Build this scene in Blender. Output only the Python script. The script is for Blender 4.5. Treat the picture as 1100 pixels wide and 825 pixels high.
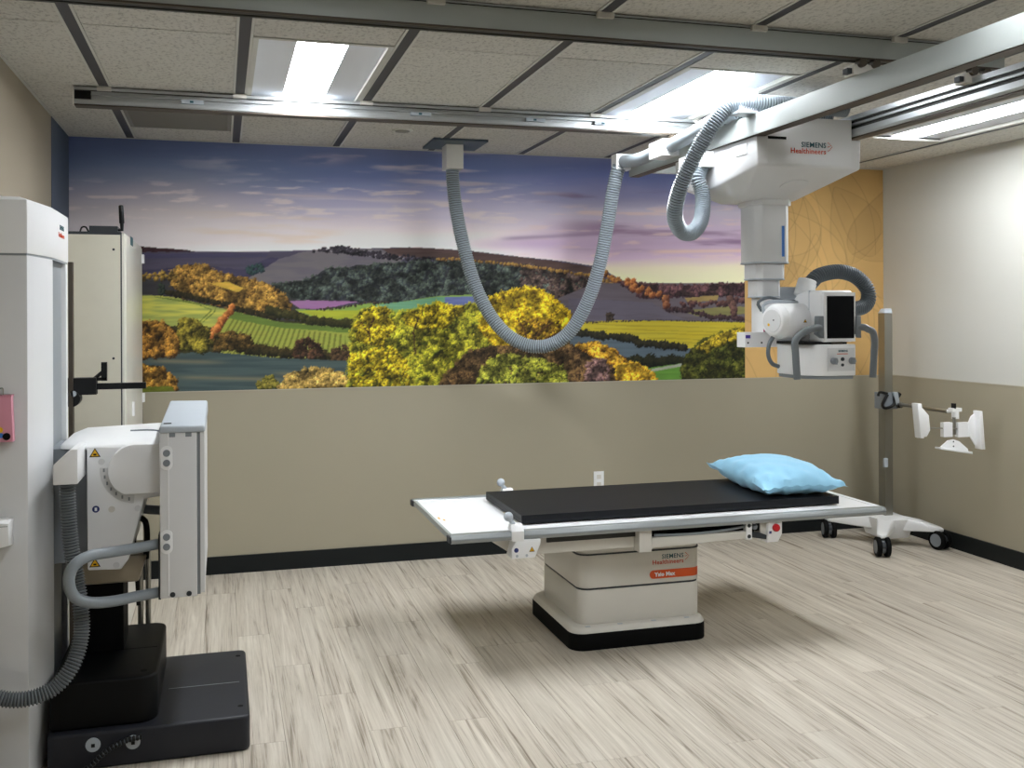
import bpy, bmesh, math, random
import numpy as np
from mathutils import Vector, Matrix
random.seed(7); rng = np.random.default_rng(11)
for o in list(bpy.data.objects): bpy.data.objects.remove(o)
scene = bpy.context.scene
COL = scene.collection

# ------------------------------------------------------------------ camera
FPX, YAW, ROLL, CX, CY, ZC = 1081.25, -0.2808, 0.004, 550.0, 337.29, 1.55
fw = np.array([-math.sin(YAW), math.cos(YAW), 0.0])
_rt = np.array([math.cos(YAW), math.sin(YAW), 0.0]); _dn = np.array([0, 0, -1.0])
rt = math.cos(ROLL)*_rt + math.sin(ROLL)*_dn
dn = -math.sin(ROLL)*_rt + math.cos(ROLL)*_dn
cam = bpy.data.cameras.new('camera'); camo = bpy.data.objects.new('camera', cam); COL.objects.link(camo)
cam.sensor_fit = 'HORIZONTAL'; cam.sensor_width = 36.0; cam.lens = FPX/1100*36
cam.shift_x = 0.0; cam.shift_y = (CY-412.5)/1100; cam.clip_start = 0.05; cam.clip_end = 60
camo.matrix_world = Matrix(((rt[0], -dn[0], -fw[0], 0), (rt[1], -dn[1], -fw[1], 0), (rt[2], -dn[2], -fw[2], ZC), (0, 0, 0, 1)))
scene.camera = camo
# ------------------------------------------------------------------ world, exposure (the room is lit by its ceiling troffers)
world = bpy.data.worlds.new('world'); scene.world = world; world.use_nodes = True
world.node_tree.nodes['Background'].inputs[0].default_value = (0.9, 0.95, 1, 1)
world.node_tree.nodes['Background'].inputs[1].default_value = 0.02
TROFFER, DIMMED = 52.0, 27.0   # emission of the centre lens: troffers in view, and the dimmed bank nearer the viewer
scene.view_settings.view_transform = 'Standard'
scene.view_settings.look = 'None'
scene.view_settings.exposure = 0.0
scene.view_settings.gamma = 1.0
scene.view_settings.use_curve_mapping = False

# ------------------------------------------------------------------ survey helpers: a sighted point on a known plane of the room -> metres
def ray(x, y): return fw + rt*(x-CX)/FPX + dn*(y-CY)/FPX
def at(x, y, Y):
    d = ray(x, y); p = d*(Y/d[1]); return Vector((p[0], p[1], p[2]+ZC))
def atx(x, y, X):
    d = ray(x, y); p = d*(X/d[0]); return Vector((p[0], p[1], p[2]+ZC))
def atz(x, y, z):
    d = ray(x, y); p = d*((z-ZC)/d[2]); return Vector((p[0], p[1], z))

# ------------------------------------------------------------------ materials
def lin(c):
    c = np.array(c[:3], float)/255.0
    return tuple(np.where(c <= 0.04045, c/12.92, ((c+0.055)/1.055)**2.4))
MATS = {}
def mat(name, rgb, rough=0.5, metal=0.0, var=0.04, scale=14.0, bump=0.0, bscale=200.0, coat=0.0, emit=0.0, spec=0.5, sheen=0.0):
    if name in MATS: return MATS[name]
    m = bpy.data.materials.new(name); m.use_nodes = True; MATS[name] = m
    nt = m.node_tree; N = nt.nodes; L = nt.links; b = N['Principled BSDF']
    c = lin(rgb)
    tc = N.new('ShaderNodeTexCoord'); nz = N.new('ShaderNodeTexNoise'); nz.inputs['Scale'].default_value = scale; nz.inputs['Detail'].default_value = 3
    L.new(tc.outputs['Object'], nz.inputs['Vector'])
    mx = N.new('ShaderNodeMix'); mx.data_type = 'RGBA'
    mx.inputs['A'].default_value = (*[v*(1-var) for v in c], 1); mx.inputs['B'].default_value = (*[min(1, v*(1+var)) for v in c], 1)
    L.new(nz.outputs['Fac'], mx.inputs['Factor']); L.new(mx.outputs['Result'], b.inputs['Base Color'])
    b.inputs['Roughness'].default_value = rough; b.inputs['Metallic'].default_value = metal
    b.inputs['Coat Weight'].default_value = coat; b.inputs['Specular IOR Level'].default_value = spec
    b.inputs['Sheen Weight'].default_value = sheen
    if bump:
        n2 = N.new('ShaderNodeTexNoise'); n2.inputs['Scale'].default_value = bscale; n2.inputs['Detail'].default_value = 2
        bp = N.new('ShaderNodeBump'); bp.inputs['Strength'].default_value = bump; bp.inputs['Distance'].default_value = 0.002
        L.new(tc.outputs['Object'], n2.inputs['Vector']); L.new(n2.outputs['Fac'], bp.inputs['Height']); L.new(bp.outputs['Normal'], b.inputs['Normal'])
    if emit:
        b.inputs['Emission Color'].default_value = (0.925, 0.955, 0.985, 1); b.inputs['Emission Strength'].default_value = emit
    return m
M_white = mat('white_enamel', (216, 217, 218), 0.35, var=0.015)
M_cream = mat('cream_enamel', (214, 211, 203), 0.4, var=0.02)
M_shell = mat('white_shell', (236, 237, 238), 0.3, var=0.015)
M_grey = mat('grey_plastic', (128, 134, 140), 0.45)
M_lgrey = mat('light_grey_plastic', (176, 184, 192), 0.4)
M_dgrey = mat('dark_grey_plastic', (52, 56, 60), 0.5, spec=0.3)
M_slot = mat('grey_slot', (138, 144, 148), 0.45)
M_black = mat('black_plastic', (12, 13, 15), 0.45, spec=0.25)
M_blackm = mat('black_matte', (6, 7, 8), 0.7, spec=0.15)
M_step = mat('charcoal_step', (34, 36, 43), 0.45, bump=0.05, bscale=400, spec=0.35)
M_blk2 = mat('black_step', (7, 8, 9), 0.55, bump=0.05, bscale=400, spec=0.18)
M_alu = mat('brushed_aluminium', (190, 194, 196), 0.38, 0.75)
M_alupaint = mat('silver_paint', (166, 172, 170), 0.42, 0.25)
M_rail = mat('anodised_rail', (150, 155, 156), 0.36, 0.5)
M_dkalu = mat('shadowed_groove', (52, 52, 50), 0.5, 0.4)
M_brown = mat('bronze_groove', (74, 66, 56), 0.5, 0.3)
M_steel = mat('stainless_steel', (150, 148, 140), 0.32, 0.85)
M_hose = mat('grey_hose', (146, 156, 163), 0.42, var=0.03)
M_hosed = mat('dark_grey_hose', (96, 104, 110), 0.45)
M_groove = mat('hose_groove_shade', (64, 70, 76), 0.6)  # shade between the hose ribs, put into the groove colour
M_handle = mat('grey_handle', (132, 140, 146), 0.38)
M_handled = mat('slate_handle', (104, 110, 114), 0.45)
M_screen = mat('dark_screen', (3, 4, 8), 0.25, spec=0.12)
M_orange = mat('orange_stripe', (218, 84, 16), 0.45)
M_teal = mat('teal_ink', (0, 76, 88), 0.5)
M_red = mat('red_ink', (204, 70, 34), 0.5)
M_redbtn = mat('red_button', (196, 24, 34), 0.3)
M_yellow = mat('warning_yellow', (236, 180, 20), 0.5)
M_blue = mat('blue_ink', (58, 120, 200), 0.5)
M_navy = mat('navy_sticker', (40, 52, 110), 0.5)
M_purple = mat('purple_sticker', (70, 56, 150), 0.5)
M_pink = mat('pink_plastic', (214, 146, 164), 0.5)
M_mag = mat('magenta_sticker', (190, 40, 110), 0.5)
M_pad = mat('black_vinyl', (20, 22, 27), 0.5, bump=0.08, bscale=500, spec=0.25)
M_pillow = mat('blue_nonwoven', (150, 206, 236), 0.75, var=0.03, bump=0.25, bscale=60, sheen=0.2)
M_cab = mat('cabinet_beige', (206, 203, 188), 0.45)
M_cabside = mat('cabinet_side', (214, 212, 203), 0.3)
M_base = mat('black_baseboard', (20, 24, 25), 0.5, spec=0.25)
M_taupe = mat('taupe_paint', (160, 153, 134), 0.5, var=0.02, scale=3, bump=0.06, bscale=260)
M_greige = mat('greige_paint', (200, 200, 194), 0.6, var=0.02, scale=3, bump=0.06, bscale=260)
M_tan = mat('tan_paint', (158, 148, 130), 0.6, var=0.02, scale=3, bump=0.06, bscale=260)
M_bluew = mat('slate_blue_print', (72, 84, 104), 0.6, var=0.05, scale=3)
M_trimw = mat('wainscot_reveal', (176, 170, 154), 0.5)
M_flange = mat('grid_white', (196, 196, 190), 0.5)
M_strut = mat('strut_grey', (66, 66, 70), 0.55, 0.2)
M_vent = mat('vent_grey', (128, 126, 120), 0.6)
M_lens = mat('lit_lens', (255, 252, 246), 0.4, emit=TROFFER, var=0)
M_lensd = mat('dimmed_lens', (255, 252, 246), 0.4, emit=DIMMED, var=0)
M_refl = mat('troffer_reflector', (226, 230, 238), 0.85, var=0.01, spec=0.1)
M_beigemetal = mat('beige_metal', (150, 140, 122), 0.35, 0.3)
M_subfloor = mat('subfloor_dark', (70, 62, 54), 0.9)
M_duct = mat('slate_plate', (70, 82, 90), 0.5)

def tile_material():
    m = bpy.data.materials.new('fissured_ceiling_tile'); m.use_nodes = True
    nt = m.node_tree; N = nt.nodes; L = nt.links; b = N['Principled BSDF']; b.inputs['Roughness'].default_value = 0.9
    g = N.new('ShaderNodeNewGeometry'); oi = N.new('ShaderNodeObjectInfo')
    vo = N.new('ShaderNodeTexNoise'); vo.inputs['Scale'].default_value = 75; vo.inputs['Detail'].default_value = 4; vo.inputs['Roughness'].default_value = 0.7
    mp = N.new('ShaderNodeMapping'); mp.inputs['Scale'].default_value = (1, 0.6, 1)
    L.new(g.outputs['Position'], mp.inputs['Vector']); L.new(mp.outputs['Vector'], vo.inputs['Vector'])
    cr = N.new('ShaderNodeValToRGB'); e = cr.color_ramp.elements
    e[0].position = 0.34; e[0].color = (*lin((160, 158, 152)), 1); e[1].position = 0.5; e[1].color = (*lin((200, 198, 191)), 1)
    L.new(vo.outputs['Fac'], cr.inputs['Fac'])
    hs = N.new('ShaderNodeHueSaturation'); mr = N.new('ShaderNodeMapRange'); mr.inputs['To Min'].default_value = 0.94; mr.inputs['To Max'].default_value = 1.04
    L.new(oi.outputs['Random'], mr.inputs['Value']); L.new(mr.outputs['Result'], hs.inputs['Value']); L.new(cr.outputs['Color'], hs.inputs['Color'])
    L.new(hs.outputs['Color'], b.inputs['Base Color'])
    bp = N.new('ShaderNodeBump'); bp.inputs['Strength'].default_value = 0.35; bp.inputs['Distance'].default_value = 0.003
    L.new(vo.outputs['Fac'], bp.inputs['Height']); L.new(bp.outputs['Normal'], b.inputs['Normal'])
    return m
M_tile = tile_material()

def plank_material():
    m = bpy.data.materials.new('pale_oak_vinyl_plank'); m.use_nodes = True
    nt = m.node_tree; N = nt.nodes; L = nt.links; b = N['Principled BSDF']
    b.inputs['Roughness'].default_value = 0.5; b.inputs['Specular IOR Level'].default_value = 0.35
    tc = N.new('ShaderNodeTexCoord'); oi = N.new('ShaderNodeObjectInfo')
    ad = N.new('ShaderNodeVectorMath'); ad.operation = 'ADD'; sc = N.new('ShaderNodeVectorMath'); sc.operation = 'SCALE'; sc.inputs['Scale'].default_value = 1
    cmb = N.new('ShaderNodeCombineXYZ'); mu = N.new('ShaderNodeMath'); mu.operation = 'MULTIPLY'; mu.inputs[1].default_value = 37
    L.new(oi.outputs['Random'], mu.inputs[0]); L.new(mu.outputs[0], cmb.inputs['X']); L.new(mu.outputs[0], cmb.inputs['Y'])
    L.new(tc.outputs['Object'], ad.inputs[0]); L.new(cmb.outputs[0], ad.inputs[1])
    def noise(sx, sy, scale, det, rough=0.6, dist=0.0):
        mp = N.new('ShaderNodeMapping'); mp.inputs['Scale'].default_value = (sx, sy, 1)
        n = N.new('ShaderNodeTexNoise'); n.inputs['Scale'].default_value = scale; n.inputs['Detail'].default_value = det; n.inputs['Roughness'].default_value = rough; n.inputs['Distortion'].default_value = dist
        L.new(ad.outputs[0], mp.inputs['Vector']); L.new(mp.outputs['Vector'], n.inputs['Vector']); return n
    broad = noise(1, 0.045, 20, 5, 0.6, 1.6)
    fine = noise(1, 0.016, 110, 5, 0.72, 0.35)
    cr = N.new('ShaderNodeValToRGB'); e = cr.color_ramp.elements
    e[0].position = 0.35; e[0].color = (*lin((120, 108, 93)), 1); e[1].position = 0.64; e[1].color = (*lin((210, 203, 190)), 1)
    k = e.new(0.46); k.color = (*lin((184, 175, 161)), 1)
    mixf = N.new('ShaderNodeMix'); mixf.inputs['Factor'].default_value = 0.45
    L.new(broad.outputs['Fac'], mixf.inputs['A']); L.new(fine.outputs['Fac'], mixf.inputs['B'])
    L.new(mixf.outputs['Result'], cr.inputs['Fac'])
    hs = N.new('ShaderNodeHueSaturation'); mr = N.new('ShaderNodeMapRange'); mr.inputs['To Min'].default_value = 0.95; mr.inputs['To Max'].default_value = 1.05
    L.new(oi.outputs['Random'], mr.inputs['Value']); L.new(mr.outputs['Result'], hs.inputs['Value']); L.new(cr.outputs['Color'], hs.inputs['Color'])
    L.new(hs.outputs['Color'], b.inputs['Base Color'])
    bp = N.new('ShaderNodeBump'); bp.inputs['Strength'].default_value = 0.08; bp.inputs['Distance'].default_value = 0.001
    L.new(fine.outputs['Fac'], bp.inputs['Height']); L.new(bp.outputs['Normal'], b.inputs['Normal'])
    return m
M_plank = plank_material()

def print_material(name, rough=0.6):
    m = bpy.data.materials.new(name); m.use_nodes = True
    N = m.node_tree.nodes; b = N['Principled BSDF']; b.inputs['Roughness'].default_value = rough; b.inputs['Specular IOR Level'].default_value = 0.25
    a = N.new('ShaderNodeVertexColor'); a.layer_name = 'print'
    m.node_tree.links.new(a.outputs['Color'], b.inputs['Base Color'])
    return m

# ------------------------------------------------------------------ mesh helpers (all shapes are given in room metres)
WL = {}
def bm_new(): return bmesh.new()
def merge(bm, t):
    me = bpy.data.meshes.new('tmp'); t.to_mesh(me); t.free(); bm.from_mesh(me); bpy.data.meshes.remove(me)
def bevel(t, w, seg=2, ang=30):
    es = [e for e in t.edges if len(e.link_faces) == 2 and e.calc_face_angle(0) > math.radians(ang)]
    if es and w > 0: bmesh.ops.bevel(t, geom=es, offset=w, segments=seg, affect='EDGES', profile=0.5, clamp_overlap=True)
def box(bm, x0, x1, y0, y1, z0, z1, bev=0.0, seg=2):
    t = bmesh.new()
    v = [t.verts.new((x, y, z)) for z in (z0, z1) for y in (y0, y1) for x in (x0, x1)]
    for f in ((0, 2, 3, 1), (4, 5, 7, 6), (0, 1, 5, 4), (2, 6, 7, 3), (0, 4, 6, 2), (1, 3, 7, 5)): t.faces.new([v[i] for i in f])
    bevel(t, bev, seg); merge(bm, t); return bm
def prism(bm, pts, axis, a0, a1, bev=0.0, seg=2):
    """polygon pts in the two other axes, pushed out from a0 to a1 along axis 'x','y','z'"""
    t = bmesh.new()
    def P(p, a): return {'x': (a, p[0], p[1]), 'y': (p[0], a, p[1]), 'z': (p[0], p[1], a)}[axis]
    A = [t.verts.new(P(p, a0)) for p in pts]; B = [t.verts.new(P(p, a1)) for p in pts]
    t.faces.new(A); t.faces.new(B[::-1]); n = len(pts)
    for i in range(n): t.faces.new((A[i], B[i], B[(i+1) % n], A[(i+1) % n]))
    bmesh.ops.recalc_face_normals(t, faces=t.faces[:]); bevel(t, bev, seg); merge(bm, t); return bm
def hull(bm, pts, bev=0.0, seg=2):
    t = bmesh.new(); vs = [t.verts.new(p) for p in pts]
    r = bmesh.ops.convex_hull(t, input=vs)
    bmesh.ops.delete(t, geom=[g for g in r['geom_interior'] if isinstance(g, bmesh.types.BMVert)], context='VERTS')
    bmesh.ops.dissolve_limit(t, angle_limit=math.radians(2), verts=t.verts[:], edges=t.edges[:])
    bmesh.ops.recalc_face_normals(t, faces=t.faces[:]); bevel(t, bev, seg); merge(bm, t); return bm
def frame_of(d):
    d = d.normalized(); u = d.orthogonal().normalized(); return u, d.cross(u)
def cyl(bm, p0, p1, r0, r1=None, seg=24, bev=0.0):
    r1 = r0 if r1 is None else r1
    p0, p1 = Vector(p0), Vector(p1); u, v = frame_of(p1-p0); t = bmesh.new()
    A = [t.verts.new(p0+(u*math.cos(a)+v*math.sin(a))*r0) for a in [2*math.pi*i/seg for i in range(seg)]]
    B = [t.verts.new(p1+(u*math.cos(a)+v*math.sin(a))*r1) for a in [2*math.pi*i/seg for i in range(seg)]]
    t.faces.new(A[::-1]); t.faces.new(B)
    for i in range(seg): t.faces.new((A[i], A[(i+1) % seg], B[(i+1) % seg], B[i]))
    bmesh.ops.recalc_face_normals(t, faces=t.faces[:]); bevel(t, bev, 3, 50); merge(bm, t); return bm
def ball(bm, c, r, sx=1, sy=1, sz=1, seg=16):
    t = bmesh.new(); bmesh.ops.create_uvsphere(t, u_segments=seg, v_segments=seg//2, radius=r)
    for v in t.verts: v.co = Vector((v.co.x*sx, v.co.y*sy, v.co.z*sz))+Vector(c)
    merge(bm, t); return bm
def spline(pts, step):
    P = [Vector(p) for p in pts]; P = [P[0]*2-P[1]]+P+[P[-1]*2-P[-2]]; dense = []
    for i in range(1, len(P)-2):
        for k in range(40):
            s = k/40; a, b, c, d = P[i-1], P[i], P[i+1], P[i+2]
            dense.append(0.5*((2*b)+(c-a)*s+(2*a-5*b+4*c-d)*s*s+(-a+3*b-3*c+d)*s**3))
    dense.append(P[-2]); L = [0.0]
    for a, b in zip(dense, dense[1:]): L.append(L[-1]+(b-a).length)
    n = max(2, int(L[-1]/step)); out = []; j = 0
    for k in range(n+1):
        s = L[-1]*k/n
        while j < len(L)-2 and L[j+1] < s: j += 1
        f = (s-L[j])/max(1e-9, L[j+1]-L[j]); out.append(dense[j].lerp(dense[j+1], min(1, f)))
    return out
GROOVE = set()
def tube(bm, pts, r, seg=14, step=0.012, rib=0.0, smooth=True):
    """round tube through pts; rib > 0 makes a corrugated conduit with that groove depth and the given pitch"""
    Q = spline(pts, step) if not rib else spline(pts, step/4)
    t = bmesh.new(); T = (Q[1]-Q[0]).normalized(); u, _ = frame_of(T); rings = []
    for i, p in enumerate(Q):
        T2 = (Q[min(i+1, len(Q)-1)]-Q[max(i-1, 0)]).normalized()
        u = (u-T2*u.dot(T2)).normalized(); v = T2.cross(u); rr = r-(rib if i % 4 in (2, 3) else 0)
        rings.append([t.verts.new(p+(u*math.cos(a)+v*math.sin(a))*rr) for a in [2*math.pi*k/seg for k in range(seg)]])
    for i, (A, B) in enumerate(zip(rings, rings[1:])):
        for k in range(seg):
            f = t.faces.new((A[k], A[(k+1) % seg], B[(k+1) % seg], B[k])); f.material_index = 1 if rib and i % 4 == 2 else 0
    t.faces.new(rings[0][::-1]); t.faces.new(rings[-1]); merge(bm, t); return bm
def obj(name, bm, m, parent=None, smooth=True, loc=None, label=None):
    me = bpy.data.meshes.new(name)
    if parent is not None: o0 = WL[parent]
    elif loc is not None: o0 = Vector(loc)
    else:
        xs = [v.co for v in bm.verts]; lo = [min(c[i] for c in xs) for i in range(3)]; hi = [max(c[i] for c in xs) for i in range(3)]
        o0 = Vector(((lo[0]+hi[0])/2, (lo[1]+hi[1])/2, lo[2]))
    bmesh.ops.translate(bm, verts=bm.verts[:], vec=-o0)
    bm.to_mesh(me); bm.free(); me.materials.append(m)
    if any(f.material_index for f in me.polygons): me.materials.append(M_groove)
    if smooth:
        me.polygons.foreach_set('use_smooth', [True]*len(me.polygons))
        me.set_sharp_from_angle(angle=math.radians(35))
    o = bpy.data.objects.new(name, me); COL.objects.link(o)
    if parent is not None: o.parent = parent
    else: o.location = o0
    WL[o] = o0
    if label: o['label'] = label
    return o
def tag(o, label, cat, group=None):
    o['label'] = label; o['category'] = cat
    if group: o['group'] = group
    return o
def thing(name, label, cat, loc, group=None):
    o = bpy.data.objects.new(name, None); o.empty_display_size = 0.1; COL.objects.link(o); o.location = loc; WL[o] = Vector(loc)
    return tag(o, label, cat, group)
def struct(name, bm, m, parent=None):
    o = obj(name, bm, m, parent, smooth=False); o['kind'] = 'structure'; return o
def text(name, body, size, loc, rot, m, parent, align='LEFT', bold=0.0, sx=1.0):
    cu = bpy.data.curves.new(name, 'FONT'); cu.body = body; cu.size = size; cu.align_x = align; cu.extrude = 0.0004; cu.offset = bold; cu.resolution_u = 2; cu.space_character = 1.06
    to = bpy.data.objects.new(name, cu); COL.objects.link(to)
    dg = bpy.context.evaluated_depsgraph_get(); me = bpy.data.meshes.new_from_object(to.evaluated_get(dg))
    bpy.data.objects.remove(to); bm = bmesh.new(); bm.from_mesh(me); bpy.data.meshes.remove(me)
    R = Matrix.Rotation(rot[2], 4, 'Z') @ Matrix.Rotation(rot[1], 4, 'Y') @ Matrix.Rotation(rot[0], 4, 'X')
    bm.transform(Matrix.Translation(loc) @ R @ Matrix.Diagonal((sx, 1, 1, 1)))
    return obj(name, bm, m, parent, smooth=False)
H = math.pi/2
def brand(parent, x_right, y, z, s, axis='y'):
    """two-line maker's mark with its dotted arrow, right aligned at x_right"""
    if axis == 'y':
        text('lettering', 'SIEMENS', s, (x_right, y, z), (H, 0, 0), M_teal, parent, 'RIGHT', s*.012)
        text('lettering', 'Healthineers', s*1.02, (x_right, y, z-s*0.88), (H, 0, 0), M_red, parent, 'RIGHT', s*.010)
        b = bm_new()
        for dx, dz in ((0.35, .75), (.55, .6), (.75, .42), (.92, .2), (.75, -.02), (.55, -.2), (.35, -.35), (.3, .2), (.5, .25)):
            cyl(b, (x_right+s*dx, y-0.0005, z+s*dz-.05*s), (x_right+s*dx, y+0.0005, z+s*dz-.05*s), s*0.075, seg=8)
        obj('logo_dots', b, M_red, parent)

# ------------------------------------------------------------------ room shell
XL, XR, YB, YF, ZT, ZW = -0.845, 4.62, 6.28, -1.70, 2.59, 1.098
XM = 3.496                                        # where the landscape print ends and the leaf print begins
floor = struct('floor', box(bm_new(), XL, XR, YF, YB, -0.05, -0.006), M_subfloor)
PW = (XR-XL)/36; plank_mesh = {}
def plank(ix, y0, y1):
    L = round(y1-y0, 3)
    if L not in plank_mesh:
        t = bmesh.new(); w = PW/2-0.0003; l = L/2-0.0003; c = 0.0007
        lo = [t.verts.new((x, y, -0.006)) for x, y in ((-w, -l), (w, -l), (w, l), (-w, l))]
        mi = [t.verts.new((x, y, -0.0012)) for x, y in ((-w, -l), (w, -l), (w, l), (-w, l))]
        hi = [t.verts.new((x, y, 0)) for x, y in ((-w+c, -l+c), (w-c, -l+c), (w-c, l-c), (-w+c, l-c))]
        t.faces.new(hi)
        for A, B in ((lo, mi), (mi, hi)):
            for i in range(4): t.faces.new((A[i], A[(i+1) % 4], B[(i+1) % 4], B[i]))
        me = bpy.data.meshes.new('floor_plank'); t.to_mesh(me); t.free(); me.materials.append(M_plank); plank_mesh[L] = me
    o = bpy.data.objects.new('floor_plank', plank_mesh[L]); COL.objects.link(o); o.parent = floor
    o.location = Vector((XL+PW*(ix+0.5), (y0+y1)/2, 0))-WL[floor]; WL[o] = Vector((0, 0, 0))
for ix in range(36):
    y = YF-random.choice([0.15, 0.35, 0.55, 0.75, 0.95, 1.15])
    while y < YB:
        y1 = y+1.28; a, b = max(y, YF), min(y1, YB)
        if b-a > 0.02: plank(ix, a, b)
        y = y1

wall_back = struct('wall_back', box(bm_new(), XL-0.12, XR+0.12, YB, YB+0.12, -0.05, ZT+0.1), M_taupe)
wall_right = struct('wall_right', box(bm_new(), XR, XR+0.12, YF, YB, -0.05, ZT+0.1), M_greige)
wp = struct('wainscot_panel', box(bm_new(), XR-0.004, XR, YF, YB-0.001, 0, ZW), M_taupe, wall_right)
struct('wainscot_reveal', box(bm_new(), XR-0.006, XR, YF, YB-0.001, ZW, ZW+0.006), M_trimw, wall_right)
wall_left = struct('wall_left', box(bm_new(), XL-0.12, XL, YF, YB, -0.05, ZT+0.1), M_tan)
struct('print_return', box(bm_new(), XL, XL+0.002, 5.665, YB-0.001, ZW, ZT), M_bluew, wall_left)
wall_front = struct('wall_front', box(bm_new(), XL-0.12, XR+0.12, YF-0.12, YF, -0.05, ZT+0.1), M_greige)
struct('baseboard_back', box(bm_new(), XL, XR, YB-0.012, YB, 0, 0.105, 0.003), M_base)
struct('baseboard_right', box(bm_new(), XR-0.016, XR-0.004, YF, YB-0.012, 0, 0.105, 0.003), M_base)
struct('baseboard_left', box(bm_new(), XL, XL+0.012, YF, YB-0.012, 0, 0.105, 0.003), M_base)

# ------------------------------------------------------------------ ceiling: grid channels, tiles, troffers
ceiling = struct('ceiling', box(bm_new(), XL-0.12, XR+0.12, YF-0.12, YB+0.12, ZT+0.10, ZT+0.2), M_strut)
SX = [-0.508+0.594*k for k in range(9)]
SEAM = [YF, -1.31, -0.02, 1.28, 2.575, 3.87, 5.17, YB]
for x in SX:
    b = bm_new(); box(b, x-0.021, x+0.021, YF, YB-.003, ZT-0.002, ZT+0.1)
    s = obj('strut_channel', b, M_strut, ceiling, smooth=False)
    for d in (-1, 1):
        xa, xb = sorted((x+d*0.021, x+d*0.031)); obj('strut_flange', box(bm_new(), xa, xb, YF, YB-.003, ZT-0.004, ZT+0.012), M_flange, s, smooth=False)
edges = [XL+0.004]+[q for x in SX for q in (x-0.032, x+0.032)]+[XR-0.004]
cols = [(edges[i], edges[i+1]) for i in range(0, len(edges), 2)]
LIGHTS = {(c, r) for c in (2, 5, 8) for r in (6, 4)}
tile_mesh = {}
for ci, (x0, x1) in enumerate(cols):
    for ri in range(1, len(SEAM)):
        y0, y1 = SEAM[ri-1]+0.003, SEAM[ri]-0.003
        if (ci, ri) in LIGHTS: continue
        if (ci, ri) == (1, 7): y0 = 5.905
        k = (round(x1-x0, 3), round(y1-y0, 3))
        if k not in tile_mesh:
            t = bmesh.new(); box(t, -k[0]/2, k[0]/2, -k[1]/2, k[1]/2, 0, 0.016, 0.003, 1)
            me = bpy.data.meshes.new('ceiling_tile'); t.to_mesh(me); t.free(); me.materials.append(M_tile); tile_mesh[k] = me
        o = bpy.data.objects.new('ceiling_tile', tile_mesh[k]); COL.objects.link(o); o.parent = ceiling
        o.location = Vector(((x0+x1)/2, (y0+y1)/2, ZT+random.uniform(-.001, .001)))-WL[ceiling]
    for ys in SEAM[1:-1]:
        obj('cross_tee', box(bm_new(), x0, x1, ys-0.0035, ys+0.0035, ZT+0.004, ZT+0.02), M_strut, ceiling, smooth=False)
b = bm_new()
for (x0, x1, y0, y1) in ((XL, XL+.012, YF, YB), (XR-.012, XR, YF, YB), (XL, XR, YB-.012, YB-.003)): box(b, x0, x1, y0, y1, ZT-0.006, ZT)
obj('wall_angle', b, M_flange, ceiling, smooth=False)

def troffer(ci, ri, label):
    x0, x1 = cols[ci]; y0, y1 = SEAM[ri-1]+0.004, SEAM[ri]-0.004; xc = (x0+x1)/2; z = ZT
    t = thing('troffer_light', label, 'ceiling light', (xc, (y0+y1)/2, z), 'recessed troffer lights')
    b = bm_new()
    for (a, c, d, e) in ((x0, x0+.02, y0, y1), (x1-.02, x1, y0, y1), (x0+.02, x1-.02, y0, y0+.02), (x0+.02, x1-.02, y1-.02, y1)): box(b, a, c, d, e, z-.004, z+.014, .002, 1)
    obj('frame', b, M_flange, t)
    for s in (-1, 1):
        xa, xb = xc+s*0.098, (x1-.02 if s > 0 else x0+.02)
        obj('reflector', prism(bm_new(), [(xa, z+.015), (xb, z+.0145), (xb, z+.019), (xa, z+.028)], 'y', y0+.02, y1-.02), M_refl, t, smooth=False)
    obj('lens', box(bm_new(), xc-.098, xc+.098, y0+.02, y1-.02, z+.016, z+.03), M_lens if ri == 6 else M_lensd, t, smooth=False, label='glowing white lens')
    for (ya, yb) in ((y0+.012, y0+.02), (y1-.02, y1-.012)): obj('end_plate', box(bm_new(), x0+.01, x1-.01, ya, yb, z+.006, z+.05), M_refl, t, smooth=False)
    return t
troffer(2, 6, 'lit ceiling troffer nearest the left wall, above the far rail')
troffer(5, 6, 'lit ceiling troffer partly behind the coiled grey hose and bridge beam')
troffer(8, 6, 'lit ceiling troffer by the right wall behind the second bridge beam')
troffer(2, 4, 'ceiling troffer overhead nearer the viewer, towards the left wall')
troffer(5, 4, 'ceiling troffer overhead nearer the viewer, in the middle of the room')
troffer(8, 4, 'ceiling troffer overhead nearer the viewer, towards the right wall')

x0, x1 = cols[1]; v = thing('ceiling_vent', 'dull grey return vent panel in ceiling between far rail and mural', 'vent', (0, 5.5, ZT))
b = bm_new(); box(b, x0, x1, 5.174, 5.90, ZT-.003, ZT+.01, .003, 1); obj('frame', b, M_vent, v)
b = bm_new()
for y in np.arange(5.2, 5.88, .02): box(b, x0+.02, x1-.02, y, y+.012, ZT-.006, ZT-.002)
obj('louvre', b, M_vent, v, smooth=False)
b = bm_new(); p = Vector((0.985, 5.63, ZT)); cyl(b, p+Vector((0, 0, -.006)), p, .055, .06, 28); s = tag(obj('sprinkler_cover', b, M_flange), 'small round white cover plate in ceiling tile near the mural', 'ceiling cover')
b = bm_new(); cyl(b, p+Vector((0, 0, -.009)), p+Vector((0, 0, -.004)), .04, .045, 28); obj('rim', b, M_vent, s)

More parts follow.
